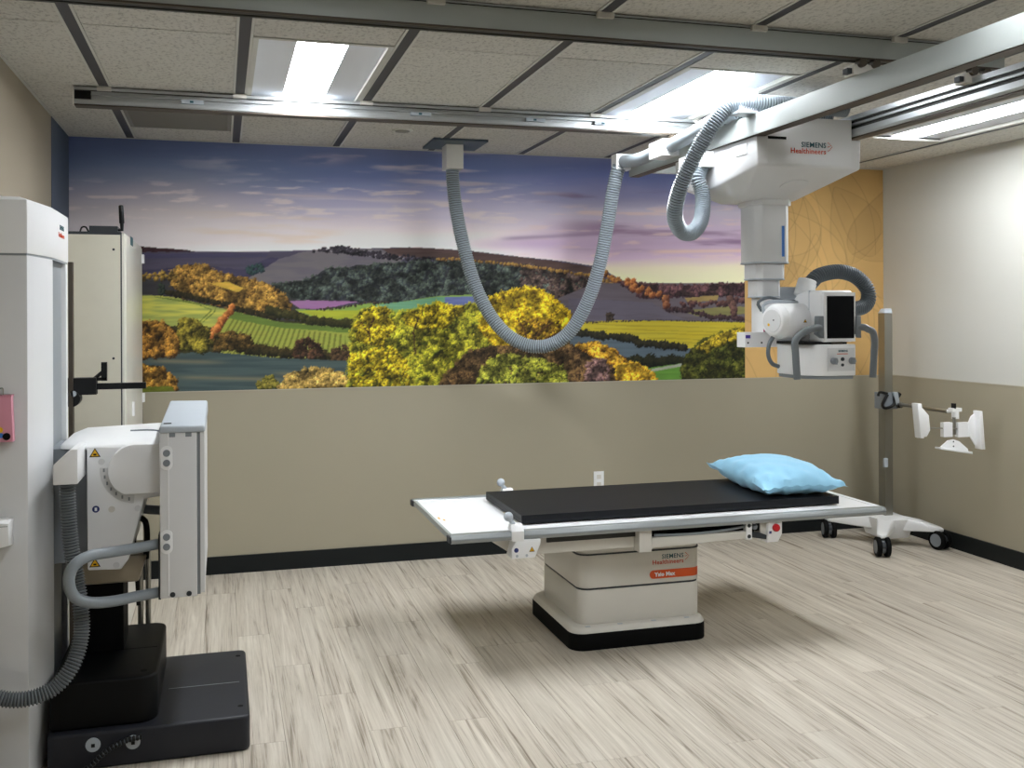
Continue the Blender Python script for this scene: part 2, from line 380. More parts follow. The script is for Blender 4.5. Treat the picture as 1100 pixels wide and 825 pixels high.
# ------------------------------------------------------------------ the two wall prints, painted as colour on a fine flat grid
OX, OY, SC = 60.0, 135.0, 1.6
CW, CH = int(752*SC), int(300*SC)
gx, gy = np.meshgrid(np.arange(CW)/SC+OX, np.arange(CH)/SC+OY)
img = np.zeros((CH, CW, 3))
def hsh(ix, iy, s):
    n = (ix.astype(np.int64)*374761393+iy.astype(np.int64)*668265263+s*974634777) & 0x7fffffff
    n = ((n ^ (n >> 13))*1274126177) & 0x7fffffff
    return ((n ^ (n >> 16)) & 0xffff)/65535.0
def vn(x, y, s=0):
    ix, iy = np.floor(x), np.floor(y); fx, fy = x-ix, y-iy; fx = fx*fx*(3-2*fx); fy = fy*fy*(3-2*fy)
    a, b, c, d = hsh(ix, iy, s), hsh(ix+1, iy, s), hsh(ix, iy+1, s), hsh(ix+1, iy+1, s)
    return (a*(1-fx)+b*fx)*(1-fy)+(c*(1-fx)+d*fx)*fy
def fbm(x, y, s=0, o=4):
    r = 0; a = 0.5
    for i in range(o): r = r+a*vn(x*2**i, y*2**i, s+i*17); a *= 0.5
    return r/(1-0.5**o)
C = lambda *c: np.array(c, float)
def sm(a, b, x): t = np.clip((x-a)/(b-a), 0, 1); return t*t*(3-2*t)
def win(pts, pad=4):
    xs = [p[0] for p in pts]; ys = [p[1] for p in pts]
    return (slice(max(0, int((min(ys)-pad-OY)*SC)), min(CH, int((max(ys)+pad-OY)*SC)+1)), slice(max(0, int((min(xs)-pad-OX)*SC)), min(CW, int((max(xs)+pad-OX)*SC)+1)))
def pmask(pts, jit=0.0, s=3, w=None):
    X, Y = (gx, gy) if w is None else (gx[w], gy[w])
    if jit: X, Y = X+(fbm(X/7, Y/7, s, 2)-.5)*jit*2, Y+(fbm(X/5, Y/5, s+9, 2)-.5)*jit*2
    m = np.zeros(X.shape, bool); n = len(pts)
    for i in range(n):
        (xa, ya), (xb, yb) = pts[i], pts[(i+1) % n]
        if ya == yb: continue
        m ^= ((ya > Y) != (yb > Y)) & (X < (xb-xa)*(Y-ya)/(yb-ya)+xa)
    return m
def paint(pts, col, jit=0.0, tex=0.0, sx=12, sy=2.0, seed=1, col2=None):
    w = win(pts); m = pmask(pts, jit, seed, w); n = fbm(gx[w]/sx, gy[w]/sy, seed, 3)
    c = np.array(col, float)[None, None]*np.ones(n.shape+(3,))
    if col2 is not None: c = c+(np.array(col2, float)-np.array(col, float))*sm(.3, .7, n)[..., None]
    c = c*(1+tex*(n[..., None]-.5)*2); v = img[w]; v[m] = c[m]
def clump(pts, lo=.55, hi=1.25, sc=9, seed=0):
    """light and dark masses inside a painted wood"""
    w = win(pts); m = pmask(pts, 2, seed, w); n = sm(.28, .72, fbm(gx[w]/sc, gy[w]/(sc*.8), seed+5, 3)); g = vn(gx[w]*.8, gy[w]*.8, seed)
    f = ((lo+(hi-lo)*n)*(.82+.36*g))[..., None]; v = img[w]; v[m] = (v*f)[m]
def blob(cx, cy, r, dark, mid, light, lx=-.6, ly=-.8, ragged=0.35):
    i0, i1 = int((cy-r*1.4-OY)*SC), int((cy+r*1.4-OY)*SC)+2; j0, j1 = int((cx-r*1.4-OX)*SC), int((cx+r*1.4-OX)*SC)+2
    i0, j0 = max(0, i0), max(0, j0)
    if i0 >= CH or j0 >= CW or i1 <= 0 or j1 <= 0: return
    X, Y = gx[i0:i1, j0:j1], gy[i0:i1, j0:j1]
    n = vn(X*0.9, Y*0.9, int(cx*3+cy)); d = np.hypot(X-cx, Y-cy)/r+(n-.5)*ragged*2
    t = np.clip(.42+.5*((X-cx)*lx+(Y-cy)*ly)/r+(n-.5)*.55, 0, 1)[..., None]
    c = np.where(t < .5, dark+(mid-dark)*t*2, mid+(light-mid)*(t*2-1)); m = d < 1
    w = img[i0:i1, j0:j1]; w[m] = c[m]
def trees(pts, n, r0, r1, dark, mid, light, seed=0, lx=-.6, ly=-.8, ragged=.35, vary=.18, fill=None):
    R = random.Random(seed); xs = [p[0] for p in pts]; ys = [p[1] for p in pts]; L = []
    if fill is not None: paint(pts, fill, 2.0, .2, 4, 4, seed)
    def ins(x, y):
        k = False
        for (xa, ya), (xb, yb) in zip(pts, pts[1:]+pts[:1]):
            if (ya > y) != (yb > y) and x < (xb-xa)*(y-ya)/(yb-ya)+xa: k = not k
        return k
    n = int(n*3.0); r0 *= .5; r1 *= .56; ragged = ragged+.25
    while len(L) < n:
        x, y = R.uniform(min(xs), max(xs)), R.uniform(min(ys), max(ys))
        if ins(x, y): L.append((y, x))
    for y, x in sorted(L):
        v = 1+R.uniform(-vary, vary); blob(x, y, R.uniform(r0, r1), dark*v, mid*v, light*v, lx, ly, ragged)
    if n > 60: clump(pts, seed=seed)
def line(pts, w, dark, mid, light, step=3.0, seed=5, jit=1.0):
    R = random.Random(seed)
    for (xa, ya), (xb, yb) in zip(pts, pts[1:]):
        n = max(1, int(math.hypot(xb-xa, yb-ya)/step))
        for k in range(n):
            f = (k+R.random())/n; v = R.uniform(.85, 1.15)
            blob(xa+(xb-xa)*f+R.uniform(-jit, jit), ya+(yb-ya)*f+R.uniform(-jit, jit), w*R.uniform(.7, 1.2), dark*v, mid*v, light*v)

# sky
def keys(y, K):
    ys = [k[0] for k in K]; return np.stack([np.interp(y, ys, [k[1][i] for k in K]) for i in range(3)], -1)
yw = gy+(fbm(gx/160, gy/24, 5)-.5)*22
skL = keys(yw, [(140, (82, 96, 140)), (160, (94, 110, 158)), (180, (118, 136, 178)), (196, (146, 154, 188)), (212, (184, 178, 196)), (230, (214, 202, 206)), (250, (232, 220, 222)), (270, (246, 240, 240))])
skM = keys(yw, [(150, (112, 120, 164)), (168, (104, 120, 176)), (186, (116, 132, 192)), (200, (148, 156, 208)), (215, (180, 176, 216)), (235, (222, 208, 224)), (252, (244, 230, 230)), (270, (250, 240, 238))])
skR = keys(yw, [(160, (130, 130, 168)), (178, (100, 112, 172)), (196, (108, 120, 184)), (212, (148, 144, 184)), (228, (198, 188, 208)), (245, (204, 182, 208)), (260, (194, 164, 196)), (276, (218, 186, 212)), (290, (238, 226, 196)), (304, (246, 240, 186))])
a = sm(180, 420, gx)[..., None]; bq = sm(500, 660, gx)[..., None]
img[:] = (skL*(1-a)+skM*a)*(1-bq)+skR*bq
n1 = fbm(gx/70+gy/60, gy/7-gx/160, 21, 5); n2 = fbm(gx/34, gy/4.5, 33, 5); n3 = fbm(gx/110-gy/90, gy/10, 44, 5)
def wash(w, c): 
    global img
    img = img+(np.array(c, float)-img)*np.clip(w, 0, 1)[..., None]
band = lambda y0, y1, s=8: sm(y0-s, y0+s, gy)*(1-sm(y1-s, y1+s, gy))
wash(sm(.52, .78, n1)*band(158, 235)*.75*sm(150, 300, gx)*(1-sm(560, 640, gx)), (214, 198, 208))
wash(sm(.56, .74, n2)*band(196, 240)*.75*(1-sm(520, 600, gx)), (238, 222, 222))
wash(sm(.58, .8, n3)*band(228, 262)*.5*sm(180, 240, gx)*(1-sm(330, 380, gx)), (232, 206, 178))
wash(sm(.5, .72, n1)*band(208, 226, 5)*.75*sm(540, 640, gx), (112, 86, 118))
wash(sm(.46, .7, n3)*band(238, 268, 6)*.75*sm(560, 680, gx), (132, 98, 136))
wash(sm(.56, .74, n2)*band(222, 280, 5)*.6*sm(520, 620, gx), (232, 202, 196))
wash(sm(.54, .72, n1)*band(160, 178, 4)*.75*np.exp(-((gx-418)/45)**2), (196, 176, 186))
wash(np.exp(-((gy-(171-(gx-360)*.03))/5)**2-((gx-350)/26)**2)*sm(.35, .6, n2)*.7, (178, 166, 192))
wash(np.exp(-((gy-(215+(gx-380)*.025))/2.0)**2)*sm(300, 350, gx)*(1-sm(540, 600, gx))*sm(.3, .6, n1)*.75, (220, 210, 224))
wash(np.exp(-((gy-225)/1.8)**2)*sm(330, 360, gx)*(1-sm(430, 470, gx))*.6, (226, 216, 226))
wash(np.exp(-((gy-(262-(gx-560)*.01))/6)**2-((gx-575)/60)**2)*.6, (196, 160, 204))
wash(np.exp(-((gy-(270-(gx-740)*.012))/2.0)**2)*sm(690, 715, gx)*.75, (234, 198, 178))
wash(np.exp(-((gy-(254-(gx-590)*.05))/2.2)**2)*sm(530, 555, gx)*(1-sm(640, 670, gx))*.6, (150, 120, 160))
img = img.mean(-1, keepdims=True)+.84*(img-img.mean(-1, keepdims=True))
# far hills
paint([(60, 264), (153, 266), (185, 268.5), (215, 270.4), (290, 270), (330, 269), (440, 265.6), (470, 267), (505, 269.5), (560, 276), (600, 280), (636, 285.5), (652, 292), (668, 301), (680, 306), (680, 330), (60, 330)], (78, 74, 92), 0, .12, 40, 3, 2)
paint([(60, 262), (150, 265), (175, 266.5), (200, 268.5), (213, 270.5), (60, 270.5)], (58, 36, 40), .5, .25, 3, 2, 4)
paint([(250, 300), (290, 281), (330, 269.5), (345, 268.5), (445, 266.4), (430, 282), (360, 292), (330, 305), (250, 308)], (116, 110, 114), .8, .08, 30, 4, 6, (100, 95, 104))
paint([(153, 290), (215, 285), (262, 290), (290, 276), (300, 278), (262, 302), (60, 305)], (66, 61, 86), 1, .15, 30, 4, 8)
paint([(60, 273), (290, 272), (285, 276), (60, 279)], (70, 66, 92), .6, .1, 30, 3, 9)
paint([(410, 267), (445, 265.8), (470, 267.2), (505, 270), (560, 276.5), (600, 281), (640, 288), (655, 296), (600, 290), (520, 281), (420, 275)], (82, 64, 62), .6, .15, 20, 2, 10)
trees([(336, 270), (352, 265.5), (372, 264), (384, 267.5), (420, 273), (470, 278), (470, 282), (420, 279), (370, 272)], 90, 1.5, 3, C(28, 26, 34), C(48, 44, 52), C(66, 60, 66), 3)
trees([(332, 300), (352, 288), (420, 283), (470, 280), (560, 286), (640, 300), (690, 318), (600, 323), (500, 323), (330, 324), (312, 322), (300, 310)], 420, 3, 6, C(34, 38, 44), C(58, 64, 62), C(92, 104, 88), 4, fill=(44, 46, 50))
trees([(288, 306), (335, 300), (335, 322), (312, 324)], 50, 2.5, 4, C(34, 38, 40), C(58, 66, 62), C(86, 98, 84), 14)
trees([(560, 284), (640, 298), (690, 318), (615, 322), (560, 318)], 140, 2.5, 5, C(44, 32, 36), C(74, 60, 58), C(108, 92, 78), 5)
line([(470, 278), (520, 281), (560, 285), (600, 291), (640, 297), (668, 310), (690, 316)], 1.8, C(70, 52, 34), C(140, 106, 54), C(196, 156, 74), 2.2, 8)
line([(645, 290), (668, 306), (690, 316)], 3, C(70, 40, 30), C(150, 98, 50), C(214, 150, 70), 2.5, 9, 2.5)
trees([(266, 287), (280, 284), (284, 292), (266, 295)], 14, 2.5, 4, C(26, 40, 48), C(44, 66, 66), C(60, 86, 80), 6)
# right far woods and patch fields
paint([(640, 304), (812, 304), (812, 350), (600, 350), (600, 320)], (98, 90, 98), 0, .1, 30, 3, 12)
trees([(664, 302), (700, 306), (722, 307), (760, 306), (812, 304), (812, 318), (740, 318), (690, 320)], 170, 2, 4.5, C(48, 30, 38), C(78, 52, 58), C(112, 78, 74), 7, fill=(58, 38, 46))
line([(672, 303), (690, 312), (715, 320)], 3.2, C(84, 44, 30), C(170, 104, 56), C(226, 160, 90), 2.4, 10, 3)
paint([(735, 320), (772, 317), (770, 323), (738, 325)], (152, 130, 80), .6, .1, 10, 2, 13)
paint([(733, 334), (780, 329), (812, 330), (812, 336), (770, 340), (748, 340)], (122, 118, 74), .6, .12, 20, 2, 14)
line([(715, 332), (740, 333), (760, 340), (812, 343)], 2.6, C(34, 22, 30), C(60, 42, 48), C(88, 64, 62), 2.2, 11)
line([(730, 327), (770, 326), (800, 322)], 2.6, C(44, 26, 34), C(84, 56, 56), C(128, 88, 78), 2.4, 12, 2)
line([(716, 318), (715, 330)], 3.4, C(70, 36, 28), C(128, 78, 52), C(180, 120, 80), 1.6, 13, 1)
line([(783, 318), (790, 338)], 3.6, C(50, 32, 36), C(92, 66, 62), C(134, 98, 84), 1.8, 13, 1.5)
paint([(610, 320), (700, 325), (716, 336), (740, 344), (700, 345), (610, 346)], (104, 98, 112), .5, .1, 30, 2, 15, (92, 86, 98))
paint([(60, 340), (400, 345), (400, 428), (60, 428)], (58, 56, 34), 0, .3, 8, 4, 50)
paint([(430, 340), (812, 350), (812, 420), (430, 420)], (60, 54, 34), 0, .3, 8, 4, 51)
# left: golden band, green fields, hedges
paint([(60, 300), (200, 300), (330, 324), (400, 335), (400, 350), (60, 330)], (58, 56, 60), 0, .1, 20, 3, 16)
paint([(60, 316), (153, 317), (188, 319), (222, 328), (248, 333), (228, 352), (190, 350), (60, 352)], (156, 166, 88), .4, .12, 26, 2.2, 17, (186, 182, 84))
for k in range(4): line([(160+k*6, 318+k*.6), (205+k*9, 326+k*1.2), (226+k*1.5, 332+k), (212+k*2, 346)], .55, C(96, 110, 48), C(110, 124, 56), C(120, 132, 60), .5, 40+k, .05) if k in (1, 3) else None
trees([(186, 290), (205, 285), (222, 286), (236, 296), (250, 296), (268, 300), (300, 312), (312, 328), (310, 340), (285, 338), (262, 334), (236, 328), (196, 318), (184, 306)], 190, 3.5, 7.5, C(46, 34, 18), C(128, 94, 42), C(206, 164, 78), 18, fill=(66, 50, 26))
trees([(60, 300), (186, 292), (190, 300), (150, 302), (60, 308)], 40, 2.5, 4.5, C(60, 48, 24), C(120, 96, 44), C(170, 140, 62), 28)
line([(170, 312), (200, 318), (240, 326), (262, 334), (300, 342)], 3, C(22, 20, 16), C(40, 36, 22), C(60, 52, 30), 2.6, 15)
paint([(224, 304), (246, 303), (262, 310), (256, 314), (238, 309)], (208, 170, 70), .5, .15, 8, 2, 19)
trees([(171, 305), (176, 305), (176, 316), (171, 316)], 10, 2.5, 3.5, C(22, 28, 26), C(44, 54, 46), C(62, 72, 58), 20)
paint([(250, 334), (300, 346), (380, 352), (378, 385), (236, 384), (232, 364)], (158, 162, 72), .4, .1, 20, 3, 20, (140, 150, 66))
sw = np.sin((gx*.96+(gy-340)*(.35-(gx-300)*.004))*1.25)
m = pmask([(248, 342), (300, 352), (372, 360), (372, 384), (240, 384), (236, 362)], 1); img[m & (sw > .35)] *= .74
paint([(250, 334), (300, 346), (380, 352), (380, 358), (300, 352), (246, 342)], (96, 118, 52), .5, .1, 20, 2, 21)
paint([(311, 323.5), (330, 322.5), (384, 324), (362, 329), (345, 332.5), (322, 331.5)], (158, 116, 160), .4, .1, 20, 1.5, 22, (146, 102, 146))
paint([(316, 332), (345, 333), (388, 326.5), (425, 325), (470, 318), (522, 316), (522, 330), (400, 345), (340, 343)], (130, 160, 78), .3, .08, 20, 1.5, 23)
paint([(395, 328), (425, 325), (470, 319), (480, 319), (480, 328), (420, 333)], (108, 156, 124), .3, .06, 20, 1.5, 24)
paint([(318, 334), (390, 333), (385, 343), (345, 342)], (166, 172, 54), .5, .1, 20, 1.5, 25)
paint([(478, 319), (524, 318), (524, 327), (478, 328)], (98, 108, 156), .3, .1, 10, 1.5, 26)
line([(340, 333), (372, 330), (390, 326), (420, 324)], 1.3, C(40, 34, 30), C(64, 54, 44), C(84, 72, 56), 1.8, 16)
line([(286, 334), (312, 338), (345, 346), (382, 348)], 4.2, C(24, 26, 16), C(46, 46, 24), C(76, 70, 34), 2.6, 17, 1.6)
line([(250, 330), (243, 338), (236, 348), (226, 363)], 3.6, C(104, 54, 26), C(190, 112, 54), C(236, 168, 96), 2, 18, 1.4)
line([(222, 368), (250, 372), (300, 380), (340, 380), (380, 384)], 5.2, C(20, 20, 14), C(44, 40, 22), C(82, 66, 34), 2.6, 19, 2.2)
trees([(316, 366), (330, 363), (342, 370), (350, 384), (316, 386)], 30, 3, 5, C(30, 22, 20), C(62, 44, 32), C(106, 70, 46), 30)
trees([(356, 376), (374, 370), (378, 388), (356, 388)], 20, 3, 4.5, C(30, 22, 18), C(62, 46, 32), C(112, 84, 52), 31)
paint([(60, 384), (230, 378), (300, 385), (392, 388), (392, 424), (60, 428)], (76, 92, 92), .6, .12, 60, 3, 27, (58, 72, 74))
for (y, x0_, x1_) in ((389, 165, 235), (406, 195, 300), (400, 300, 375)): wash(np.exp(-((gy-y-(gx-230)*.02)/2.2)**2)*sm(x0_-15, x0_+15, gx)*(1-sm(x1_-20, x1_+20, gx))*.5, (150, 130, 98))
trees([(60, 350), (153, 348), (175, 346), (192, 356), (195, 374), (186, 382), (60, 392)], 120, 4, 8, C(52, 34, 14), C(134, 94, 38), C(200, 150, 62), 22, fill=(64, 44, 20))
trees([(191, 346), (206, 342), (220, 350), (228, 370), (220, 378), (196, 374)], 60, 3.5, 6.5, C(34, 34, 12), C(98, 92, 32), C(176, 154, 56), 23, fill=(42, 40, 18))
trees([(230, 360), (250, 358), (268, 362), (272, 374), (230, 376)], 40, 3.5, 6, C(30, 24, 14), C(82, 64, 30), C(140, 106, 48), 24)
trees([(60, 396), (153, 392), (172, 394), (188, 406), (190, 418), (60, 424)], 90, 4, 7, C(60, 40, 14), C(158, 112, 40), C(220, 172, 80), 25, fill=(70, 50, 20))
trees([(276, 412), (292, 402), (300, 416), (278, 418)], 20, 3, 5, C(36, 38, 14), C(104, 100, 38), C(170, 152, 66), 26)
trees([(298, 416), (312, 402), (330, 396), (352, 397), (372, 404), (384, 417), (300, 420)], 90, 3.5, 6.5, C(50, 46, 26), C(142, 116, 56), C(220, 184, 108), 27, fill=(72, 62, 34))
# right fields
paint([(618, 347), (660, 344), (812, 346), (812, 380), (745, 375), (700, 369), (622, 357)], (196, 180, 56), .4, .08, 50, 2, 28, (182, 164, 44))
sw2 = np.sin((gy-340-(gx-620)*.03)*1.5+fbm(gx/40, gy/3, 3)*5); m = pmask([(630, 348), (812, 350), (812, 372), (745, 370), (640, 354)], 1); img[m & (sw2 > .55)] *= .9
paint([(612, 358), (700, 369), (742, 374), (735, 392), (680, 386), (612, 372)], (84, 98, 110), .4, .1, 40, 2, 29)
line([(618, 357), (650, 361), (680, 364), (684, 368), (735, 373)], 4.0, C(16, 16, 14), C(36, 34, 24), C(60, 56, 36), 2.2, 20, 1)
trees([(652, 337), (658, 337), (658, 344), (652, 344)], 8, 2, 3.4, C(34, 28, 26), C(60, 50, 44), C(84, 70, 58), 32)
line([(622, 347), (700, 344), (812, 346)], .8, C(50, 44, 40), C(70, 62, 52), C(90, 80, 62), 1.6, 21, .3)
line([(672, 386), (700, 388), (742, 388)], 5, C(12, 14, 10), C(28, 30, 18), C(48, 48, 28), 2.2, 22, 2)
paint([(690, 396), (735, 390), (745, 412), (690, 412)], (96, 142, 58), .4, .1, 20, 2, 30)
paint([(690, 398), (735, 390), (735, 393), (692, 401)], (160, 164, 150), .3, .1, 20, 2, 31)
# bright trees in front
YD, YM, YL = C(74, 62, 14), C(172, 150, 30), C(244, 218, 52)
GD, GM, GL = C(52, 58, 18), C(126, 128, 36), C(206, 190, 56)
trees([(378, 350), (386, 336), (400, 329), (414, 330), (424, 338), (440, 334), (452, 330), (470, 326), (490, 330), (505, 326), (522, 330), (530, 350), (528, 416), (374, 418), (376, 380)], 560, 3, 6, GD, GM, GL, 33, fill=(74, 68, 22), ragged=.6)
trees([(380, 350), (398, 330), (416, 331), (424, 352), (410, 372), (384, 366)], 100, 2, 4, YD, YM, YL, 34, ragged=.7)
trees([(376, 380), (420, 372), (440, 390), (440, 414), (376, 416)], 110, 2, 4, YD, YM, YL, 35, ragged=.7)
trees([(430, 338), (470, 326), (500, 330), (480, 352), (440, 352)], 100, 2, 4, YD, YM, YL, 36, ragged=.7)
line([(399, 372), (396, 356), (402, 340)], .9, C(40, 24, 18), C(64, 40, 28), C(84, 56, 36), 1.4, 23, .4)
line([(396, 358), (388, 346)], .8, C(40, 24, 18), C(64, 40, 28), C(84, 56, 36), 1.4, 24, .4)
line([(446, 380), (444, 356), (450, 340)], .9, C(40, 24, 18), C(64, 40, 28), C(84, 56, 36), 1.4, 25, .4)
trees([(516, 352), (520, 326), (534, 316), (552, 312), (566, 308), (580, 312), (596, 322), (612, 336), (618, 352), (606, 366), (570, 374), (530, 372)], 330, 3, 6, C(86, 62, 12), C(186, 150, 26), C(250, 222, 54), 37, fill=(104, 80, 20), ragged=.6)
trees([(560, 340), (600, 346), (606, 362), (575, 368), (556, 356)], 50, 2, 4, C(56, 38, 14), C(120, 90, 24), C(196, 158, 40), 38, ragged=.6)
for pth in ([(566, 372), (564, 356), (556, 342)], [(570, 370), (582, 354), (594, 346)], [(575, 372), (590, 362), (604, 356)]): line(pth, 1.1, C(50, 32, 18), C(78, 52, 28), C(110, 74, 36), 1.3, 26, .4)
trees([(472, 412), (486, 396), (500, 380), (520, 372), (560, 372), (610, 372), (640, 368), (660, 380), (690, 400), (700, 410), (700, 416), (470, 418)], 420, 3, 6, C(34, 24, 18), C(82, 62, 40), C(132, 104, 62), 39, fill=(50, 38, 26), ragged=.5)
trees([(512, 412), (520, 390), (540, 380), (580, 386), (604, 394), (612, 414)], 190, 2.5, 5, C(40, 44, 16), C(112, 118, 42), C(196, 190, 70), 40, ragged=.6)
trees([(618, 372), (640, 368), (660, 376), (680, 392), (676, 398), (640, 384)], 80, 2.5, 4.5, C(96, 54, 14), C(196, 140, 36), C(244, 200, 70), 41, ragged=.6)
trees([(660, 392), (684, 390), (702, 402), (706, 410), (664, 412)], 80, 2.5, 4.5, C(110, 72, 14), C(208, 156, 36), C(250, 212, 70), 42, ragged=.6)
trees([(628, 388), (650, 386), (656, 408), (630, 410)], 40, 2.5, 4.5, C(60, 42, 44), C(112, 84, 84), C(160, 128, 118), 43, ragged=.6)
trees([(734, 408), (732, 392), (740, 380), (752, 368), (770, 360), (790, 354), (812, 352), (812, 412)], 330, 3, 5.5, C(18, 22, 8), C(50, 56, 20), C(104, 102, 36), 44, fill=(26, 30, 12), ragged=.5)
trees([(748, 374), (768, 362), (790, 354), (806, 352), (806, 360), (780, 368), (760, 378)], 70, 2, 4, C(70, 60, 12), C(160, 138, 34), C(226, 198, 60), 45, ragged=.7)
paint([(60, 417), (185, 415), (190, 424), (60, 430)], (96, 104, 34), 1, .2, 5, 2, 34)

def print_panel(name, x0, x1, z0, z1, step, colour, label):
    nx, nz = int((x1-x0)/step), int((z1-z0)/step)
    X, Z = np.meshgrid(np.linspace(x0, x1, nx+1), np.linspace(z0, z1, nz+1)); Y = YB-0.0025
    co = np.stack([X, np.full_like(X, Y), Z], -1).reshape(-1, 3).astype(np.float32)-np.array(WL[wall_back], np.float32)
    idx = np.arange((nx+1)*(nz+1)).reshape(nz+1, nx+1)
    q = np.stack([idx[:-1, :-1], idx[:-1, 1:], idx[1:, 1:], idx[1:, :-1]], -1).reshape(-1, 4)
    me = bpy.data.meshes.new(name); me.vertices.add(len(co)); me.vertices.foreach_set('co', co.ravel())
    me.loops.add(q.size); me.loops.foreach_set('vertex_index', q.ravel().astype(np.int32))
    me.polygons.add(len(q)); me.polygons.foreach_set('loop_start', np.arange(0, q.size, 4, dtype=np.int32)); me.update(calc_edges=True)
    c = np.clip(colour(X, Z), 1, 250)/255.0; c = np.where(c <= .04045, c/12.92, ((c+.055)/1.055)**2.4)
    at_ = me.color_attributes.new('print', 'FLOAT_COLOR', 'POINT')
    at_.data.foreach_set('color', np.concatenate([c, np.ones(c.shape[:2]+(1,))], -1).astype(np.float32).ravel())
    me.materials.append(print_material(name+'_print')); me.validate()
    o = bpy.data.objects.new(name, me); COL.objects.link(o); o.parent = wall_back; o['label'] = label; o['kind'] = 'structure'; return o
def sight(X, Z):
    d = np.stack([X, np.full_like(X, YB), Z-ZC], -1); w = d @ fw
    return CX+FPX*(d @ rt)/w, CY+FPX*(d @ dn)/w
def mural_colour(X, Z):
    return np.clip(mural_sample(X, Z)*1.06, 0, 250)
def mural_sample(X, Z):
    u, v = sight(X, Z); i = np.clip((v-OY)*SC, 0, CH-1.01); j = np.clip((u-OX)*SC, 0, CW-1.01)
    i0, j0 = i.astype(int), j.astype(int); fi, fj = (i-i0)[..., None], (j-j0)[..., None]
    return (img[i0, j0]*(1-fj)+img[i0, j0+1]*fj)*(1-fi)+(img[i0+1, j0]*(1-fj)+img[i0+1, j0+1]*fj)*fi
print_panel('landscape_mural', XL+.001, XM, ZW, ZT-.001, 0.005, mural_colour, 'panoramic wall print of evening sky, hills, fields and golden trees')
def leaf_colour(X, Z):
    c = np.zeros(X.shape+(3,))+np.array((206, 168, 108)); n = fbm(X*4, Z*4, 3); c = c*(1+.10*(n[..., None]-.5))
    R = random.Random(9)
    for k in range(15):
        cx, cz, an, L, w = R.uniform(XM-.1, XR+.1), R.uniform(ZW, ZT), R.uniform(.9, 2.5), R.uniform(.28, .46), R.uniform(.45, .8)
        dx, dz = (X-cx)*math.cos(an)+(Z-cz)*math.sin(an), -(X-cx)*math.sin(an)+(Z-cz)*math.cos(an)
        dz = dz-.35*dx*dx/L; t = np.clip((dx+L)/(2*L), 0, 1); hw = L*w*np.sin(np.pi*t**.75)**.8*((dx > -L) & (dx < L)); d = np.abs(dz)
        ins = d < hw; c[ins] *= R.choice([.955, .975, 1.02]); ed = np.exp(-((d-hw)/.006)**2)*(np.abs(dx) < L)
        c *= (1-.07*ed-.09*np.exp(-(dz/.004)**2)*(dx > -L)*(dx < L*.8))[..., None]
    return c
print_panel('leaf_print', XM, XR-.001, ZW, ZT-.001, 0.005, leaf_colour, 'ochre wall print of large overlapping leaves')
b = bm_new(); box(b, XL+.001, XR-.004, YB-.0035, YB, ZW-.004, ZW+.001); struct('print_edge', b, M_trimw, wall_back)

def V(*a): return Vector(a)
def disc(b, c, n, r, h, seg=20):
    c = V(*c); n = V(*n).normalized(); cyl(b, c, c+n*h, r, seg=seg); return b
def warning(parent, x, y, z, s):
    """yellow triangle sticker on a face that looks towards -Y"""
    w = obj('warning_sticker', prism(bm_new(), [(x-s*.58, z), (x+s*.58, z), (x, z+s)], 'y', y-.0008, y), M_black, parent, smooth=False, label='yellow warning triangle')
    obj('sticker_face', prism(bm_new(), [(x-s*.42, z+s*.1), (x+s*.42, z+s*.1), (x, z+s*.82)], 'y', y-.0014, y-.0008), M_yellow, w, smooth=False)
    b = bm_new(); box(b, x-s*.16, x+s*.16, y-.002, y-.0014, z+s*.2, z+s*.38); obj('symbol', b, M_black, w, smooth=False)

# ------------------------------------------------------------------ X-ray table
t = thing('xray_table', 'white flat-top x-ray table with orange stripe on its pedestal', 'x-ray table', (1.87, 4.66, 0))
TX0, TX1, TY0, TY1, TZ = 0.93, 3.09, 4.165, 5.09, 0.61
def rrect(x0, x1, y0, y1, r, n=6, rs=None):
    out = []; rs = rs or [r]*4
    for (cx, cy, a0, rr) in ((x0, y0, 180, rs[0]), (x1, y0, 270, rs[1]), (x1, y1, 0, rs[2]), (x0, y1, 90, rs[3])):
        sx = 1 if cx == x0 else -1; sy = 1 if cy == y0 else -1
        for k in range(n+1):
            a = math.radians(a0+90*k/n); out.append((cx+sx*rr+rr*math.cos(a), cy+sy*rr+rr*math.sin(a)))
    return out
obj('plinth_skirt', prism(bm_new(), rrect(1.535, 2.225, 4.345, 5.02, .07), 'z', 0, .078, .004), M_blackm, t, label='black plinth skirt')
b = bm_new(); hull(b, [(x, y, .078) for x, y in rrect(1.535, 2.225, 4.345, 5.02, .07)]+[(x, y, .103) for x, y in rrect(1.55, 2.21, 4.36, 5.005, .06)], .004)
pl = obj('plinth', b, M_cream, t)
for x, y in ((1.62, 4.375), (1.78, 4.375), (1.95, 4.375), (2.12, 4.375)): obj('plinth_clip', box(bm_new(), x-.012, x+.012, y-.008, y+.006, .102, .1045, .001, 1), M_lgrey, pl)
RB = (1.588, 2.212, 4.40, 4.975)
obj('pedestal_lower', prism(bm_new(), rrect(*RB, .055), 'z', .100, .262, .006), M_cream, t)
obj('pedestal_seam', prism(bm_new(), rrect(RB[0]+.005, RB[1]-.005, RB[2]+.005, RB[3]-.005, .05), 'z', .258, .274), M_dgrey, t)
up = obj('pedestal_upper', prism(bm_new(), rrect(*RB, .055), 'z', .269, .425, .008), M_cream, t)
obj('pedestal_collar', prism(bm_new(), rrect(RB[0]-.002, RB[1]+.002, RB[2]-.002, RB[3]+.002, .055), 'z', .424, .430), M_dgrey, t)
ys = RB[2]-.0012
